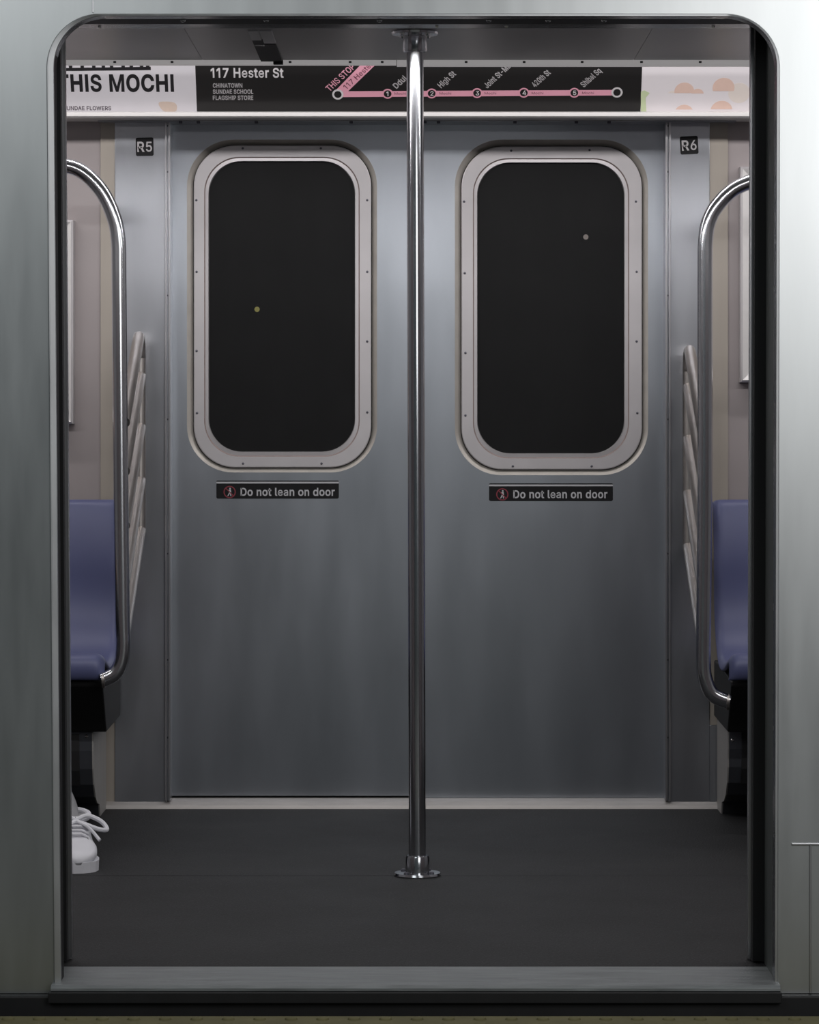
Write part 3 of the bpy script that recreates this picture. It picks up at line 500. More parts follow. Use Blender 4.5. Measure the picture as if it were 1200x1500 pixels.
# ================================================================== far sliding doors
DD = 9.06
def prect(x0, x1, y0, y1, r, d):
    return rrect(PX(x0, d), PX(x1, d), PZ(y1, d), PZ(y0, d), r * d / F_PX, 14)
def strip(mb, la, ya, lb, yb, mat, smooth=True):
    n = len(la); vs = [(x, ya, z) for x, z in la] + [(x, yb, z) for x, z in lb]
    mb.add(vs, [(i, (i + 1) % n, n + (i + 1) % n, n + i) for i in range(n)], mat, smooth)
def far_door(name, x0, x1, bottom, o, fr, lip, gl, screws, sill_mark):
    d = DD; yd = Y(d)
    mb = MB()
    out = [(x0, bottom), (x1, bottom), (x1, 1.975), (x0, 1.975)]
    hole = prect(*o, 68, d)
    mb.fill([out, hole], 0.004, M['door_steel'], XZ(yd + 0.004))
    root = struct(mb.build(name))
    mb = MB(); fo = prect(*fr, 61, d)
    strip(mb, hole, yd, fo, yd + 0.014, M['chamfer'], True)
    mb.build('window_rebate', root)
    # frame ring
    mb = MB(); fl = prect(*lip, 52, d); g = prect(*gl, 48, d)
    fo2 = prect(fr[0] + 1.2, fr[1] - 1.2, fr[2] + 1.2, fr[3] - 1.2, 60, d)
    strip(mb, fo, yd + 0.0139, fo2, yd + 0.006, M['dark_gap'])
    strip(mb, fo2, yd + 0.006, prect(fr[0] + 2.4, fr[1] - 2.4, fr[2] + 2.4, fr[3] - 2.4, 59, d), yd + 0.0045, M['frame_alloy'])
    strip(mb, prect(fr[0] + 2.4, fr[1] - 2.4, fr[2] + 2.4, fr[3] - 2.4, 59, d), yd + 0.0045, fl, yd + 0.0045, M['frame_alloy'])
    frm = mb.build('window_frame', root, 60)
    mb = MB(); l1 = prect(lip[0] + 1.6, lip[1] - 1.6, lip[2] + 1.6, lip[3] - 1.6, 51, d)
    strip(mb, fl, yd + 0.0045, l1, yd + 0.008, M['gasket'])
    mb.build('window_gasket', root)
    mb = MB(); strip(mb, l1, yd + 0.008, prect(gl[0] - 1, gl[1] + 1, gl[2] - 1, gl[3] + 1, 48, d), yd + 0.007, M['frame_alloy'])
    strip(mb, prect(gl[0] - 1, gl[1] + 1, gl[2] - 1, gl[3] + 1, 48, d), yd + 0.007, g, yd + 0.016, M['frame_alloy'])
    mb.build('window_lip', root)
    mb = MB(); mb.fill([prect(gl[0] - 4, gl[1] + 4, gl[2] - 4, gl[3] + 4, 50, d)], 0.006, M['glass'], XZ(yd + 0.020))
    mb.build('window_pane', root)
    for px, py in screws:
        m_ = MB(); m_.lathe([(0.0036, 0), (0.003, 0.0018), (0.0015, 0.0024)], M['screw'], Matrix.Translation((PX(px, d), yd + 0.0046, PZ(py, d))) @ Matrix.Rotation(PI / 2, 4, 'X'), 10)
        m_.build('screw', frm)
    mb = MB(); mb.box(x0, x1, yd + 0.006, yd + 0.03, bottom + 0.002, bottom + 0.03, M['dark_gap']); mb.build('bottom_seal', root)
    return root
dl = far_door('door_1', PX(249, DD), PX(606, DD), PZ(1165.5, DD), (274, 552.5, 204.5, 692), (282.5, 545, 211.5, 686), (299, 527, 229.5, 669), (306, 519.5, 236.5, 661.5),
         [(355.5, 217), (470, 217), (287.5, 293), (538, 293), (288, 398), (538, 398), (288, 514), (538, 500), (288.5, 605), (538, 604), (356, 679), (471, 679)], 0)
dr = far_door('door_2', PX(618, DD), PX(977, DD), PZ(1168.5, DD), (666.5, 949.5, 204.5, 696), (675, 942, 213, 689), (693, 922, 231.5, 671.5), (700, 914.5, 238.5, 664),
         [(749, 220.5), (864, 219.5), (680, 295), (932, 295), (681, 400), (933, 398), (682, 517), (933, 500), (682, 608.5), (934, 605), (751.5, 683), (867, 683)], 0)
mb = MB(); mb.box(PX(606, DD), PX(612, DD), Y(DD) - 0.004, Y(DD) + 0.03, 0.03, 1.96, M['rubber'], 0.003); mb.build('nose_seal', dl)
mb = MB(); mb.box(PX(612.3, DD), PX(618, DD), Y(DD) - 0.004, Y(DD) + 0.03, 0.03, 1.96, M['rubber'], 0.003); mb.build('nose_seal', dr)

# ================================================================== stickers on the doors and jambs
def lean_sticker(x0, x1, y0, y1, tx0, tx1, base, label):
    d = DD; k = d / F_PX; y = Y(d) - 0.0001
    r_ = empty('warning_sticker', (PX((x0 + x1) / 2, d), y, PZ(y1, d)), label, 'sticker', 'do not lean on door stickers')
    mb = MB()
    mb.fill([rrect(PX(x0, d), PX(x1, d), PZ(y1, d), PZ(y0, d), 0.003, 5, 0.005)], 0.0006, M['sticker_black'], XZ(y))
    part(mb, 'backing', r_)
    mb = MB(); mb.fill([[(PX(x0, d), PZ(y0 + 4.2, d)), (PX(x1, d), PZ(y0 + 4.2, d)), (PX(x1, d), PZ(y0 + 1.7, d)), (PX(x0, d), PZ(y0 + 1.7, d))]], 0.0003, M['sticker_white'], XZ(y - 0.0006))
    part(mb, 'white_stripe', r_)
    mb = MB(); mb.text(text_loops('Do not lean on door', 11.0 * k, (tx1 - tx0) * k, 0.0, PX(tx0, d), PZ(base, d)), M['sticker_white'], XZ(y - 0.0006))
    part(mb, 'lettering', r_)
    mb = MB(); cx, cz = PX(x0 + 19.5, d), PZ(base - 5.3, d)
    mb.fill([circle(cx, cz, 9 * k), circle(cx, cz, 7.4 * k)], 0.0003, M['sticker_red'], XZ(y - 0.0006))
    a = math.radians(135); ux, uz = math.cos(a), math.sin(a)
    mb.fill([[(cx + ux * 7.6 * k * s1 - uz * 0.7 * k * s2, cz + uz * 7.6 * k * s1 + ux * 0.7 * k * s2) for s1, s2 in ((-1, -1), (1, -1), (1, 1), (-1, 1))]], 0.0003, M['sticker_red'], XZ(y - 0.0009))
    mb.fill([circle(cx + 0.6 * k, cz + 5 * k, 1.3 * k, 12)], 0.0003, M['sticker_white'], XZ(y - 0.0006))
    fig = [(-1.4, 3.4), (1.9, 3.4), (2.4, -0.5), (1.6, -0.8), (2.6, -6), (1.2, -6), (0.4, -2), (-2.0, -6), (-3.3, -5.8), (-0.8, -0.6)]
    mb.fill([[(cx + a_ * k, cz + b_ * k) for a_, b_ in fig]], 0.0003, M['sticker_white'], XZ(y - 0.0006))
    part(mb, 'pictogram', r_)
lean_sticker(317, 496.5, 704, 730.5, 352.5, 490.5, 726, 'black strip sticker reading Do not lean on door under the left window')
lean_sticker(716.5, 898, 708, 734, 752, 890, 729.5, 'black strip sticker reading Do not lean on door under the right window')

def number_plate(x0, x1, y0, y1, txt, rot, label):
    d = 9.0; k = d / F_PX; y = Y(d) - 0.0001
    c = Vector((PX((x0 + x1) / 2, d), y, PZ((y0 + y1) / 2, d)))
    r_ = empty('number_sticker', c, label, 'sticker', 'door number stickers'); r_.rotation_euler = (0, math.radians(rot), 0)
    wd, ht = (x1 - x0) * k, (y1 - y0) * k
    mb = MB(); mb.fill([rrect(-wd / 2, wd / 2, -ht / 2, ht / 2, 0.005, 5)], 0.0006, M['sticker_black'], XZ(0)); mb.build('backing', r_)
    mb = MB(); mb.text(text_loops(txt, 14 * k, 21.5 * k, 0.02, -10.8 * k, -7 * k), M['letter_grey'], XZ(-0.0006)); mb.build('lettering', r_)
number_plate(199, 225, 201.5, 228.5, 'R5', -1, 'small black square sticker reading R5 on the steel jamb')
number_plate(996.5, 1023, 199.5, 226, 'R6', -3, 'small black square sticker reading R6 on the steel jamb')

# ================================================================== advertising cards above the doors
AB_D = 8.93; AB_Z = PZ(164, AB_D); AS, AC = 0.5, 0.866           # foot of the cards and their lean
def ad_uv(px, py):
    q = (CY - py) / F_PX
    t = (q * AB_D - (AB_Z - CAM_H)) / (AC + AS * q)
    return ((px - CX) * (AB_D - AS * t) / F_PX, t)
AM = Matrix(((1, 0, 0, 0), (0, -AS, -AC, Y(AB_D)), (0, AC, -AS, AB_Z), (0, 0, 0, 1)))
def ad_layer(h): return AM @ Matrix.Translation((0, 0, h))
KU, KV = AB_D / F_PX, 0.00208
def card(px0, px1, mat, name, label, h=0.29):
    u0, u1 = ad_uv(px0, 162)[0], ad_uv(px1, 162)[0]
    r_ = empty(name, (AM @ Vector(((u0 + u1) / 2, 0, 0))), label, 'advertisement', 'advertising cards above the doors')
    mb = MB(); mb.fill([[(u0, 0.001), (u1, 0.001), (u1, h), (u0, h)]], 0.001, mat, ad_layer(0))
    part(mb, 'card', r_); return r_
def quad(*pts): return [ad_uv(*p) for p in pts]
LY = 0.0010
# left: white card
c1 = card(-210, 288.5, M['white_print'], 'advertising_card', 'white card with bold black lettering THIS MOCHI left of the line map')
mb = MB()
u, v = ad_uv(88, 133)
mb.text(text_loops('THIS MOCHI', 23 * KV, (254.5 - 84.5) * KU, 0.0, ad_uv(84.5, 133)[0], v, 0.0, 0.030), M['ink'], ad_layer(LY))
mb.fill([quad((40, 104.5), (221, 102.5), (221, 97.5), (40, 100))], 0.0003, M['ink'], ad_layer(LY))
for x in (101, 118, 135, 149, 161, 178, 190, 205, 214):
    mb.fill([quad((x, 101), (x + 5, 101), (x + 5, 88), (x, 88))], 0.0003, M['ink'], ad_layer(LY + 0.0002))
mb.text(text_loops('SUNDAE FLOWERS', 5.6 * KV, (163 - 93) * KU, 0.0, ad_uv(93, 161)[0], ad_uv(93, 161)[1]), M['grey_ink'], ad_layer(LY))
part(mb, 'lettering', c1)
mb = MB(); blob = []
for k in range(26):
    a = 2 * PI * k / 26; x, y = ad_uv(246 + 13 * math.cos(a) - 4 * math.sin(a), 156 - 9.5 * math.sin(a) - 2 * math.cos(2 * a))
    blob.append((x, max(y, 0.0015)))
mb.fill([blob], 0.0003, M['tan'], ad_layer(LY)); part(mb, 'petal_print', c1)
# centre: black strip map
c2 = card(289, 938, M['black_print'], 'line_map_card', 'black card with pink line map reading 117 Hester St')
def put(name, s, px, py, cap, wpx, mat, bold=0.02, rot=0, h=LY):
    u, v = ad_uv(px, py); mb = MB()
    mb.text(text_loops(s, cap * KV, wpx * KU if wpx else None, 0.0, u, v, math.radians(rot), bold), mat, ad_layer(h))
    part(mb, name, c2)
put('title_lettering', '117 Hester St', 309, 113, 13, 106, M['letter_white'], 0.022)
for s, y, wd in (('CHINATOWN', 128, 43), ('SUNDAE SCHOOL', 137, 59), ('FLAGSHIP STORE', 146, 59)):
    put('address_lettering', s, 312, y, 6, wd, M['letter_grey'], 0.02)
for s, px, py, wd in (('Ddul', 581, 130, 23), ('High St', 646.5, 129, 31), ('Joint St-Ma', 714, 129.5, 48), ('420th St', 784, 128, 32), ('Shibal Sq', 855.5, 128, 36)):
    put('station_name', s, px, py, 8, wd, M['letter_grey'], 0.02, 45)
put('stop_lettering', 'THIS STOP', 483, 134, 8.5, 54, M['pink'], 0.015, 45)
mb = MB()
mb.fill([quad((495, 142), (904, 139.5), (904, 131.5), (495, 133.5))], 0.0003, M['pink'], ad_layer(LY))
mb.fill([quad((489, 135), (501, 142), (557, 88), (535, 88))], 0.0003, M['pink'], ad_layer(LY + 0.0001))
part(mb, 'route_line', c2)
put('stop_lettering', '117 Hester', 507.5, 131, 7.0, 56, M['dark_pink'], 0.01, 44.5, LY + 0.0004)
for px in (578, 644, 710, 779, 853):
    put('line_lettering', 'Mochi', px, 137 - (px - 500) / 330.0 + 1.6, 3.4, 17, M['dark_pink'], 0.0, 0, LY + 0.0003)
for px, py, n in ((495, 138, ''), (568, 137, '1'), (632.5, 136.5, '2'), (699, 136, '3'), (767.5, 135.5, '4'), (841.5, 135.5, '5'), (904, 135, '')):
    mb = MB(); u, v = ad_uv(px, py); R_, r2 = (8.2, 5.4) if not n else (7.8, 5.6)
    mb.fill([circle(u, v, R_ * KU)], 0.0003, M['letter_white'] if not n else M['pink'], ad_layer(LY + 0.0005))
    mb.fill([circle(u, v, r2 * KU)], 0.0003, M['black_print'], ad_layer(LY + 0.0008))
    if n: mb.text(text_loops(n, 6.2 * KV, None, 0, u - 1.9 * KU, v - 3.1 * KV), M['letter_white'], ad_layer(LY + 0.0011))
    part(mb, 'station_dot', c2)
# right: pale card with peach clouds
c3 = card(938.5, 1420, M['pale_print'], 'advertising_card', 'pale card printed with peach coloured clouds right of the line map')
def clouds(caps):
    mb = MB()
    for px, py, r, mat, low, h in caps:
        u, v = ad_uv(px, py); vl = max(ad_uv(px, low)[1], 0.0015)
        mb.fill([[(a, b) for a, b in circle(u, v, r * KU, 40) if b >= vl]], 0.0003, M[mat], ad_layer(LY + h * 0.0001))
    part(mb, 'cloud_print', c3)
clouds([(985, 139, 7, 'pale_peach', 137, 0), (1022, 138, 9, 'peach', 137, 2), (1002.5, 134, 14.5, 'peach', 137, 1)])
clouds([(1002, 166, 14, 'peach', 160.5, 0)])
clouds([(1083, 136, 16, 'pale_peach', 162, 0), (1060, 128.5, 16, 'peach', 133.5, 2)])
clouds([(1057, 162, 16, 'peach', 160, 3)])
clouds([(1150, 140, 20, 'peach', 150, 0), (1180, 145, 16, 'pale_peach', 155, 1)])
mb = MB(); mb.fill([quad((939, 163), (947, 163), (946, 143), (952, 136), (944, 132), (939, 134))], 0.0003, M['green'], ad_layer(LY))
part(mb, 'green_print', c3)
mb = MB(); u, v = ad_uv(1105, 146); mb.fill([circle(u, v, 6.5 * KU)], 0.0003, M['amber'], ad_layer(LY + 0.0005)); part(mb, 'amber_print', c3)

# stand-in strip and plates for a dark, reflecting gap between ceiling panels
r_ = empty('ceiling_gap', (PX(393, 7.9), Y(7.9), 2.03), 'black strip with two small bright plates standing in for a reflecting ceiling gap', 'ceiling gap')
x0, x1 = -0.405, -0.350
mb = MB(); mb.box(x0, x0 + 0.024, Y(7.62), Y(7.80), 2.0265, 2.030, M['trim_steel'], 0.0008); part(mb, 'plate', r_)
mb = MB(); mb.box(x0 + 0.027, x1 + 0.002, Y(7.62), Y(7.86), 2.0262, 2.030, M['trim_steel'], 0.0008); part(mb, 'plate', r_)
mb = MB(); mb.box(x0, x0 + 0.026, Y(7.80), Y(7.90), 2.0268, 2.030, M['black'], 0.0006); mb.box(x0, x1, Y(7.88), Y(8.25), 2.0262, 2.030, M['black'], 0.0008)
mb.box(x0 + 0.032, x1 + 0.002, Y(8.25), Y(8.27), 2.020, 2.032, M['black'], 0.001); part(mb, 'black_strip', r_)
mb = MB(); mb.box(x0 + 0.002, x0 + 0.026, Y(7.885), Y(7.905), 2.0255, 2.030, M['header'], 0.0005); part(mb, 'clip', r_)

# ================================================================== centre pole
d = 7.65; yp = Y(d); xp = -0.002
r_ = empty('grab_pole', (xp, yp, 0), 'shiny vertical steel grab pole standing in the middle of the floor', 'pole')
mb = MB(); mb.tube([(xp - 0.003, yp, 2.025), (xp + 0.003, yp, 0.004)], 0.0205, M['polished'], 32); part(mb, 'pole_tube', r_)
for nm, z, s in (('top_flange', 2.03, -1), ('bottom_flange', 0.0, 1)):
    x = xp - 0.003 * (1 if s < 0 else -1)
    mb = MB(); mb.lathe([(0.056, 0.0), (0.057, s * 0.003), (0.055, s * 0.008), (0.031, s * 0.0095)], M['polished'], Matrix.Translation((x, yp, z)), 36); fl = part(mb, nm, r_)
    mb = MB(); mb.lathe([(0.0290, s * 0.008), (0.0290, s * 0.046), (0.0275, s * 0.049), (0.0210, s * 0.0485)], M['polished'], Matrix.Translation((x, yp, z)), 36); part(mb, 'collar', r_)
    for k in range(4):
        a = PI / 4 + k * PI / 2 + (0.12 if s > 0 else 0.0)
        m_ = MB(); m_.lathe([(0.0065, s * 0.008), (0.006, s * 0.0115), (0.0035, s * 0.0135)], M['chrome'] if s < 0 else M['screw'], Matrix.Translation((x + 0.043 * math.cos(a), yp + 0.043 * math.sin(a), z)), 12)
        m_.v = [v - Vector((xp, yp, 0)) for v in m_.v]; m_.build('bolt', fl)

# ================================================================== handrails with slanted barrier bars at the seat ends
def smooth_path(pts, n=8):
    out = []
    P4 = [Vector(p) for p in pts]
    for i in range(len(P4) - 1):
        p0, p1, p2, p3 = P4[max(i - 1, 0)], P4[i], P4[i + 1], P4[min(i + 2, len(P4) - 1)]
        for k in range(n):
            t = k / n
            out.append(0.5 * ((2 * p1) + (p2 - p0) * t + (2 * p0 - 5 * p1 + 4 * p2 - p3) * t * t + (3 * p1 - p0 - 3 * p2 + p3) * t ** 3))
    out.append(P4[-1]); return out
DS = 8.45
def handrail(label, path, end, xb, zs, zapex, drop, top_x):
    r_ = empty('handrail', (path[8][0], Y(DS), 0.0), label, 'handrail', 'handrails at the seat ends')
    r_.location.x = PX(path[6][0], DS)
    pts = [P(px, py, DS) for px, py in path]
    pts = [Vector((top_x, Y(DS), pts[0].z)), pts[0] + Vector((-0.06 * (1 if end > 0 else -1) * -1, 0, 0))] + pts
    mb = MB(); mb.tube([pts[0]] + smooth_path(pts[1:], 6), 0.0198, M['rail_steel'], 26); part(mb, 'stanchion', r_)
    yw = Y(8.955); ys = Y(DS) + 0.012; R_ = 0.0165
    # wall post curving over into the top bar
    sl = drop / (yw - ys)
    zz = zapex
    loop = [(xb, yw, zs[-1] - 0.01), (xb, yw, zz - 0.12), (xb, yw - 0.002, zz - 0.07), (xb, yw - 0.010, zz - 0.032), (xb, yw - 0.034, zz - 0.016), (xb, yw - 0.062, zz - 0.026),
            (xb, yw - 0.14, zz - 0.026 - 0.078 * sl), (xb, ys, zz - 0.02 - sl * (yw - ys - 0.05))]
    mb = MB(); mb.tube(smooth_path(loop, 6), R_, M['bar_steel'], 18); part(mb, 'wall_post', r_)
    for z in zs:
        mb = MB(); mb.tube([(xb, yw, z), (xb, ys, z - drop)], R_, M['bar_steel'], 18); part(mb, 'slanted_bar', r_)
    mb = MB(); q = pts[-1]; s = 1 if end > 0 else -1
    mb.lathe([(0.0215, 0), (0.0215, 0.006), (0.020, 0.008)], M['bar_steel'], Matrix.Translation(q) @ Matrix.Rotation(-s * PI / 2, 4, 'Y'), 24); part(mb, 'end_flange', r_)
d = 8.95
handrail('bent steel handrail at the seat end below sticker R5', [(60, 241), (96, 243), (122, 253), (148, 279), (165, 313), (173, 350), (174.5, 420), (177, 700), (179.5, 900), (180.5, 945), (177.5, 970), (168, 987), (150, 996)],
         -1, PX(205, d), [PZ(550, d), PZ(625, d), PZ(703, d), PZ(776, d)], PZ(486, d), 0.262, -2.9)
handrail('bent steel handrail at the seat end below sticker R6', [(1150, 258), (1122, 260), (1100, 266), (1076, 277), (1056, 295), (1041, 318), (1034, 350), (1033, 420), (1033, 700), (1031, 900), (1030.5, 970), (1034, 997), (1045, 1018), (1068, 1028)],
         1, PX(1009, d), [PZ(566, d), PZ(642, d), PZ(722, d), PZ(800, d)], PZ(506, d), 0.262, 2.9)

# ================================================================== bench seats
def bench(s, label):
    """s = -1 left, +1 right; moulded bench of joined seats along the far wall"""
    X0 = 0.829; n = 3; wseat = 0.44
    r_ = empty('bench_seat', (s * (X0 + n * wseat / 2), Y(8.7), 0.0), label, 'seat', 'blue moulded bench seats')
    # profile of the shell (depth d, height z): from front underside over the lip along the pan and up the back
    prof = [(8.452, 0.402), (8.437, 0.425), (8.435, 0.448), (8.447, 0.470), (8.475, 0.4785), (8.53, 0.470), (8.62, 0.448), (8.72, 0.440), (8.79, 0.455),
            (8.835, 0.500), (8.862, 0.56), (8.872, 0.63), (8.868, 0.70), (8.882, 0.78), (8.902, 0.850), (8.918, 0.872), (8.945, 0.877)]
    for k in range(n):
        mb = MB(); xs = []
        fr = [0, 0.008, 0.022, 0.045, 0.10, 0.22, 0.36, 0.5, 0.64, 0.78, 0.90, 0.955, 0.978, 0.992, 1.0]
        vs = []; fs = []
        for j, t in enumerate(fr):
            e = min(t, 1 - t)
            lip = max(0, 1 - e / 0.045)                       # rolled edge
            dish = math.sin(PI * t) ** 0.8
            for i, (dd, z) in enumerate(prof):
                q = i / (len(prof) - 1)
                pan = max(0.0, math.sin(PI * min(1, max(0, (q - 0.25) / 0.3))))
                bk = max(0.0, math.sin(PI * min(1, max(0, (q - 0.5) / 0.45))))
                zz = z - 0.012 * dish * pan
                d2 = dd + 0.016 * dish * bk
                drop = lip ** 2
                if q < 0.24: d2 += 0.030 * drop; zz -= 0.002 * drop if z < 0.42 else 0.022 * drop
                elif q < 0.55: zz -= 0.030 * drop
                else: d2 += 0.034 * drop; zz -= 0.012 * drop * (q > 0.85)
                vs.append((s * (X0 + (k + t) * wseat * 1.0), Y(d2), zz))
        m_ = len(prof)
        for j in range(len(fr) - 1):
            for i in range(m_ - 1): fs.append((j * m_ + i, j * m_ + i + 1, (j + 1) * m_ + i + 1, (j + 1) * m_ + i))
        mb.add(vs, fs, M['seat'], True)
        o = part(mb, 'seat_shell', r_, 80)
        md = o.modifiers.new('thickness', 'SOLIDIFY'); md.thickness = 0.012; md.offset = -1
        sb = o.modifiers.new('smooth', 'SUBSURF'); sb.levels = 1; sb.render_levels = 2
    xe = X0 + 0.010
    a, b = sorted((s * xe, s * (X0 + n * wseat)))
    mb = MB(); mb.prism([(Y(8.50), 0.400), (Y(8.50), 0.385), (Y(8.60), 0.254), (Y(8.985), 0.262), (Y(8.985), 0.42), (Y(8.80), 0.42)], a, b, M['box_black'], 0.004)
    part(mb, 'under_box', r_)
    return r_
bench(-1, 'blue moulded bench seat at the left wall behind the bent handrail')
bench(1, 'blue moulded bench seat at the right wall behind the bent handrail')

def heater(s, x0, yf, label, px, py):
    r_ = empty('heater_box', (s * (x0 + 0.6), Y(8.8), 0), label, 'heater', 'heater boxes under the seats')
    prof = [(Y(yf), 0.252), (Y(yf), 0.20), (Y(yf + 0.006), 0.15), (Y(yf + 0.025), 0.105), (Y(yf + 0.06), 0.068), (Y(yf + 0.11), 0.045), (Y(yf + 0.17), 0.035), (Y(yf + 0.19), 0.0), (Y(8.99), 0.0), (Y(8.99), 0.252)]
    a, b = sorted((s * (x0 + 0.004), s * (x0 + 1.2)))
    mb = MB(); mb.prism(prof, a, b, M['heater_front'], 0.0, False); part(mb, 'casing', r_)
    a, b = sorted((s * x0, s * (x0 + 0.0038)))
    mb = MB(); mb.prism(prof, a, b, M['heater_lit_side'], 0.0); e = part(mb, 'lit_side', r_); e['label'] = 'side face coloured pale grey as if lit'
    a, b = sorted((s * (x0 + 0.038), s * (x0 + 0.30)))
    mb = MB(); mb.prism([(Y(yf - 0.003), 0.246), (Y(yf - 0.003), 0.20), (Y(yf + 0.004), 0.145), (Y(yf + 0.023), 0.102), (Y(yf + 0.05), 0.102), (Y(yf + 0.05), 0.246)], a, b, M['black'], 0.001); part(mb, 'grille_panel', r_)
    q = Vector((PX(px, yf), Y(yf) - 0.0001, PZ(py, yf)))
    mb = MB(); mb.lathe([(0.005, 0), (0.0045, 0.002), (0.0025, 0.0035)], M['chrome'], Matrix.Translation(q) @ Matrix.Rotation(PI / 2, 4, 'X'), 12); part(mb, 'screw', r_)
heater(-1, 0.878, 8.63, 'dark heater box with curved foot under the left bench', 127, 1078.5)
heater(1, 0.848, 8.68, 'dark heater box with side coloured pale as if lit under the right bench', 1073, 1084)

# framed panels on the far wall
def wall_frame(s, x_in, z0, z1, label):
    a, b = sorted((s * x_in, s * (x_in + 0.60)))
    y = Y(9.009)
    r_ = empty('poster_frame', ((a + b) / 2, y, z0), label, 'poster frame', 'framed posters on the far wall')
    wd, dp = 0.034, 0.05
    o = [(a, z0), (b, z0), (b, z1), (a, z1)]
    i1 = [(a + 0.006, z0 + 0.006), (b - 0.006, z0 + 0.006), (b - 0.006, z1 - 0.006), (a + 0.006, z1 - 0.006)]
    i2 = [(a + wd, z0 + wd), (b - wd, z0 + wd), (b - wd, z1 - wd), (a + wd, z1 - wd)]
    mb = MB(); strip(mb, o, y, o, y - dp + 0.004, M['frame_alloy'], False); strip(mb, o, y - dp + 0.004, i1, y - dp, M['frame_alloy'], False)
    strip(mb, i1, y - dp, i2, y - dp + 0.012, M['lip_alloy'], False); strip(mb, i2, y - dp + 0.012, i2, y - 0.004, M['frame_alloy'], False)
    part(mb, 'frame', r_)
    mb = MB(); mb.box(a + wd - 0.002, b - wd + 0.002, y - dp + 0.018, y - 0.0005, z0 + wd - 0.002, z1 - wd + 0.002, M['poster']); part(mb, 'poster', r_)
wall_frame(-1, -PX(107, 8.96), PZ(621, 8.96), PZ(322, 8.96), 'grey metal poster frame on the wall beside the R5 jamb')
wall_frame(1, PX(1085, 8.96), PZ(560, 8.96), PZ(244, 8.96), 'grey metal poster frame on the wall beside the R6 jamb')

# ================================================================== seated person, only one shoe shows past the left door edge
def skin(name, chains, mat, parent, root_v=0, sub=2):
    """chains: lists of ((x, y, z), radius); equal points are shared"""
    vs = []; es = []; rs = []; idx = {}
    def vid(p, r):
        k = tuple(round(c, 4) for c in p)
        if k not in idx: idx[k] = len(vs); vs.append(p); rs.append(r)
        return idx[k]
    for ch in chains:
        ids = [vid(p, r) for p, r in ch]
        es += list(zip(ids[:-1], ids[1:]))
    me = bpy.data.meshes.new(name); me.from_pydata(vs, es, [])
    o = bpy.data.objects.new(name, me); COL.objects.link(o); o.parent = parent
    me.materials.append(mat)
    md = o.modifiers.new('skin', 'SKIN')
    if not me.skin_vertices: me.attributes.new('skin', 'FLOAT', 'POINT')
    for k, r in enumerate(rs):
        sv = me.skin_vertices[0].data[k]
        sv.radius = (r, r) if not isinstance(r, tuple) else r
        sv.use_root = (k == root_v)
    md.use_smooth_shade = True
    sb = o.modifiers.new('smooth', 'SUBSURF'); sb.levels = 1; sb.render_levels = sub
    return o
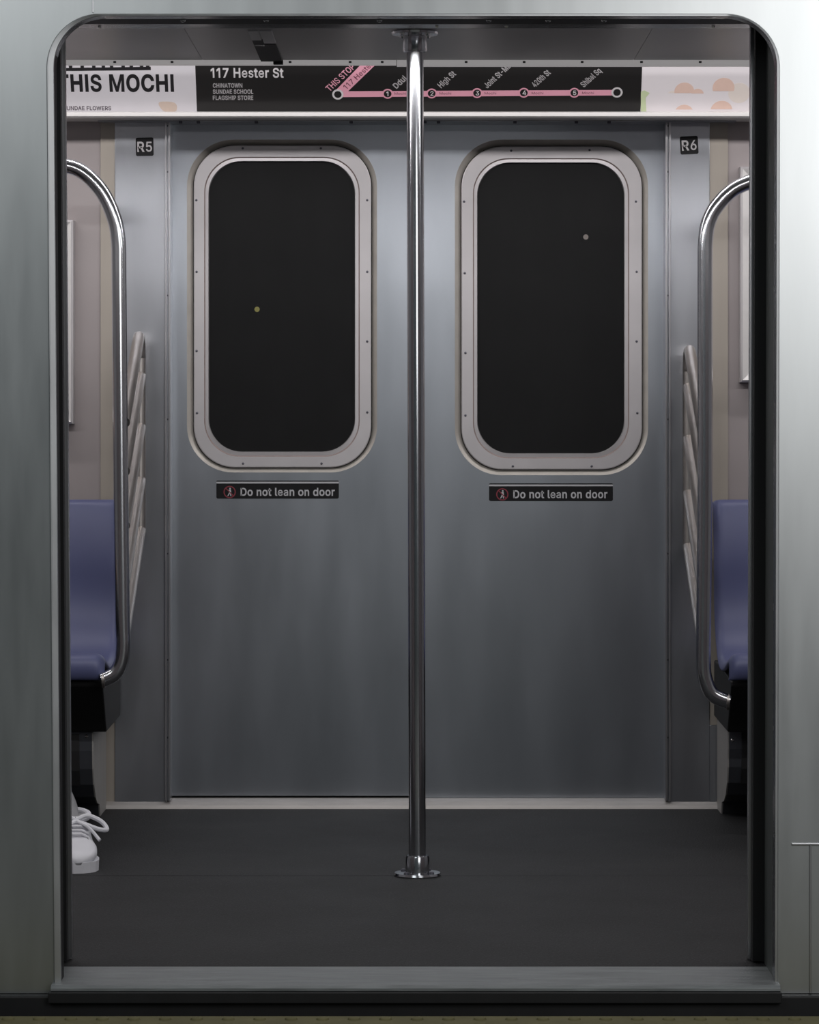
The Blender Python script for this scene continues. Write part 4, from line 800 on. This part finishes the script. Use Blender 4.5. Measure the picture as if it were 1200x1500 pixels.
def person():
    bx, by = -1.50, 2.45
    r_ = empty('person', (bx, by, 0.0), 'person seated on the left bench, only a white sneaker showing past the door edge', 'person')
    def L(x, y, z): return (x - bx, y - by, z)
    # left leg of the person reaches towards the door, right leg further in
    hipL, kneeL, ankL = L(-1.40, 2.42, 0.55), L(-1.16, 2.03, 0.545), L(-0.878, 1.745, 0.12)
    hipR, kneeR, ankR = L(-1.60, 2.42, 0.55), L(-1.66, 2.02, 0.545), L(-1.66, 1.93, 0.105)
    pel = L(bx, 2.47, 0.57); bel = L(bx, 2.50, 0.72); che = L(bx, 2.51, 0.93); nb = L(bx, 2.50, 1.06); nk = L(bx, 2.49, 1.115)
    def mid(a, b, t): return tuple(a[i] + (b[i] - a[i]) * t for i in range(3))
    ch = [[(pel, 0.125), (bel, 0.115), (che, 0.130), (nb, 0.065), (nk, 0.050), (L(bx, 2.475, 1.17), 0.062), (L(bx, 2.475, 1.235), 0.082), (L(bx, 2.485, 1.295), 0.066)]]
    for h, k, a, toe in ((hipL, kneeL, ankL, L(-0.838, 1.62, 0.040)), (hipR, kneeR, ankR, L(-1.67, 1.80, 0.040))):
        ch.append([(pel, 0.125), (h, 0.088), (mid(h, k, .5), 0.075), (k, 0.055), (mid(k, a, .35), 0.052), (mid(k, a, .8), 0.036), (a, 0.028), (mid(a, toe, .5), 0.022), (toe, 0.018)])
    for s in (-1, 1):
        sh = L(bx + s * 0.185, 2.50, 1.00); el = L(bx + s * 0.235, 2.42, 0.74); wr = L(bx + s * 0.135, 2.21, 0.655); pm = L(bx + s * 0.115, 2.13, 0.645)
        ch.append([(che, 0.130), (sh, 0.060), (mid(sh, el, .5), 0.047), (el, 0.040), (mid(el, wr, .5), 0.036), (wr, 0.025), (pm, 0.030)])
        for q, (dx, ln) in enumerate(((0.026, 0.058), (0.009, 0.068), (-0.009, 0.064), (-0.025, 0.050))):
            b0 = L(bx + s * (0.112 + dx * 0.9), 2.10, 0.645); b1 = L(bx + s * (0.110 + dx), 2.10 - ln * .5, 0.644); b2 = L(bx + s * (0.108 + dx), 2.10 - ln, 0.628)
            ch.append([(pm, 0.030), (b0, 0.0095), (b1, 0.0088), (b2, 0.0078)])
        ch.append([(pm, 0.030), (L(bx + s * 0.075, 2.135, 0.640), 0.0115), (L(bx + s * 0.062, 2.105, 0.632), 0.0095)])
    skin('body', ch, M['skin'], r_)
    # clothing follows the limbs
    tr = [[(pel, 0.140)]]
    tr = []
    for h, k, a in ((hipL, kneeL, ankL), (hipR, kneeR, ankR)):
        tr.append([(pel, 0.138), (h, 0.098), (mid(h, k, .5), 0.087), (k, 0.070), (mid(k, a, .35), 0.064), (mid(k, a, .80), 0.050), (mid(k, a, .93), 0.048)])
    skin('trousers', tr, M['cloth_dark'], r_)
    sk = []
    for k, a, toe in ((kneeL, ankL, L(-0.838, 1.62, 0.040)), (kneeR, ankR, L(-1.67, 1.80, 0.040))):
        sk.append([(mid(k, a, .86), 0.042), (a, 0.036), (mid(a, toe, .5), 0.026)])
    for q in sk: skin('sock', [q], M['shoe_grey'], r_)
    jk = [[(L(bx, 2.475, 0.60), 0.142), (bel, 0.132), (che, 0.145), (L(bx, 2.50, 1.055), 0.075)]]
    for s in (-1, 1):
        sh = L(bx + s * 0.185, 2.50, 1.00); el = L(bx + s * 0.235, 2.42, 0.74); wr = L(bx + s * 0.135, 2.21, 0.655)
        jk.append([(che, 0.145), (sh, 0.072), (mid(sh, el, .5), 0.059), (el, 0.052), (mid(el, wr, .5), 0.046), (mid(el, wr, .9), 0.038)])
    skin('jacket', jk, M['cloth_grey'], r_)
    # hair cap, eyes, nose, ears
    bm = bmesh.new(); bmesh.ops.create_uvsphere(bm, u_segments=24, v_segments=16, radius=1)
    for v in list(bm.verts):
        if v.co.z < -0.15 and v.co.y < 0.25 or v.co.z < -0.55 or (v.co.y < -0.72 and v.co.z < 0.42): bm.verts.remove(v)
    for v in bm.verts: v.co = Vector((v.co.x * 0.083, v.co.y * 0.098 + 0.015, v.co.z * 0.100))
    mb = MB(); mb.addbm(bm, M['hair'], True, Matrix.Translation(L(bx, 2.475, 1.262))); mb.build('hair', r_)
    for s in (-1, 1):
        bm = bmesh.new(); bmesh.ops.create_uvsphere(bm, u_segments=12, v_segments=8, radius=0.010)
        mb = MB(); mb.addbm(bm, M['ink'], True, Matrix.Translation(L(bx + s * 0.029, 2.402, 1.235))); mb.build('eye', r_)
        bm = bmesh.new(); bmesh.ops.create_uvsphere(bm, u_segments=12, v_segments=8, radius=1)
        mb = MB(); mb.addbm(bm, M['skin'], True, Matrix.Translation(L(bx + s * 0.080, 2.48, 1.225)) @ Matrix.Diagonal((0.010, 0.018, 0.030, 1))); mb.build('ear', r_)
    mb = MB(); mb.tube([L(bx, 2.400, 1.238), L(bx, 2.388, 1.215), L(bx, 2.383, 1.203), L(bx, 2.397, 1.197)], [0.006, 0.009, 0.012, 0.008], M['skin'], 10); mb.build('nose', r_)
    mb = MB(); mb.tube([L(bx - 0.022, 2.405, 1.170), L(bx, 2.398, 1.172), L(bx + 0.022, 2.405, 1.170)], [0.003, 0.006, 0.003], M['tan'], 8); mb.build('mouth', r_)
    # sneakers
    def sneaker(heel, toe, lift):
        hx, hy = heel; tx, ty = toe; ln = math.hypot(tx - hx, ty - hy); ux, uy = (tx - hx) / ln, (ty - hy) / ln; nx, ny = -uy, ux
        def W(t, n, z): return L(hx + ux * ln * t + nx * n, hy + uy * ln * t + ny * n, z + lift)
        s_ = empty('sneaker', (0, 0, 0)); s_.parent = r_
        st = [(0.0, .012, .060), (0.02, .026, .088), (0.10, .035, .108), (0.20, .038, .112), (0.32, .040, .108), (0.42, .041, .100), (0.55, .044, .082), (0.70, .049, .068), (0.83, .047, .058), (0.92, .038, .050), (0.975, .024, .042), (1.0, .008, .032)]
        mb = MB(); n = 20; vs = []; fs = []
        for t, hw, ht in st:
            for k in range(n):
                a = 2 * PI * k / n; c, q = math.cos(a), math.sin(a)
                zz = 0.020 + (ht - 0.020) * (0.5 + 0.5 * math.copysign(abs(q) ** 0.8, q)); wd = hw * math.copysign(abs(c) ** 0.7, c) * (1 - 0.22 * max(0, q) * (ht > .07))
                vs.append(W(t, wd, zz))
        for j in range(len(st) - 1):
            for k in range(n): fs.append((j * n + k, j * n + (k + 1) % n, (j + 1) * n + (k + 1) % n, (j + 1) * n + k))
        fs.append(tuple(range(n))); fs.append(tuple(range((len(st) - 1) * n, len(st) * n)))
        mb.add(vs, fs, M['shoe_white'], True); mb.build('upper', s_, 70)
        mb = MB(); ol = []
        for t, hw, ht in st: ol.append((t, hw + 0.004))
        lo = [W(t, w_, 0.0) for t, w_ in ol] + [W(t, -w_, 0.0) for t, w_ in ol[::-1]]; up = [W(t, w_ + .001, 0.026) for t, w_ in ol] + [W(t, -w_ - .001, 0.026) for t, w_ in ol[::-1]]
        m_ = len(lo); mb.add(lo + up, [tuple(range(m_))[::-1], tuple(range(m_, 2 * m_))] + [(i, (i + 1) % m_, m_ + (i + 1) % m_, m_ + i) for i in range(m_)], M['shoe_white'])
        mb.build('sole', s_)
        mb = MB(); ring = []
        for k in range(25):
            a = 2 * PI * k / 24; ring.append(W(0.20 + 0.16 * math.cos(a), 0.034 * math.sin(a), 0.112 + 0.006 * math.cos(a) * -1))
        mb.tube(ring, 0.0085, M['shoe_white'], 10, False); mb.build('collar', s_)
        mb = MB(); vs = []
        for k in range(20):
            a = 2 * PI * k / 20; vs.append(W(0.20 + 0.14 * math.cos(a), 0.030 * math.sin(a), 0.1135))
        mb.add(vs, [tuple(range(20))], M['shoe_grey']); mb.build('lining', s_)
        mb = MB()
        for t, z in ((0.44, .104), (0.50, .096), (0.56, .088), (0.62, .081)):
            mb.tube([W(t, -0.030, z - 0.010), W(t + .01, -0.012, z), W(t + .01, 0.012, z), W(t, 0.030, z - 0.010)], 0.0038, M['shoe_white'], 8)
        # bow with loops falling to either side
        for s in (-1, 1):
            lp = [W(0.45, 0, .108), W(0.42, s * .028, .118), W(0.43, s * .062, .104), W(0.49, s * .076, .086), W(0.53, s * .056, .088), W(0.50, s * .022, .100), W(0.46, 0, .106)]
            mb.tube(smooth_path(lp, 5), 0.0058, M['shoe_white'], 8)
            mb.tube(smooth_path([W(0.46, 0, .106), W(0.56, s * .03, .094), W(0.66, s * .056, .066)], 5), 0.0042, M['shoe_white'], 8)
        mb.build('laces', s_)
        mb = MB(); mb.tube([W(0.66, -0.030, .066), W(0.60, -0.020, .080), W(0.60, 0.020, .080), W(0.66, 0.030, .066)], 0.0016, M['shoe_grey'], 6); mb.build('seam', s_)
    sneaker((-0.862, 1.785), (-0.818, 1.485), 0.0)
    sneaker((-1.655, 1.985), (-1.675, 1.695), 0.0)
person()
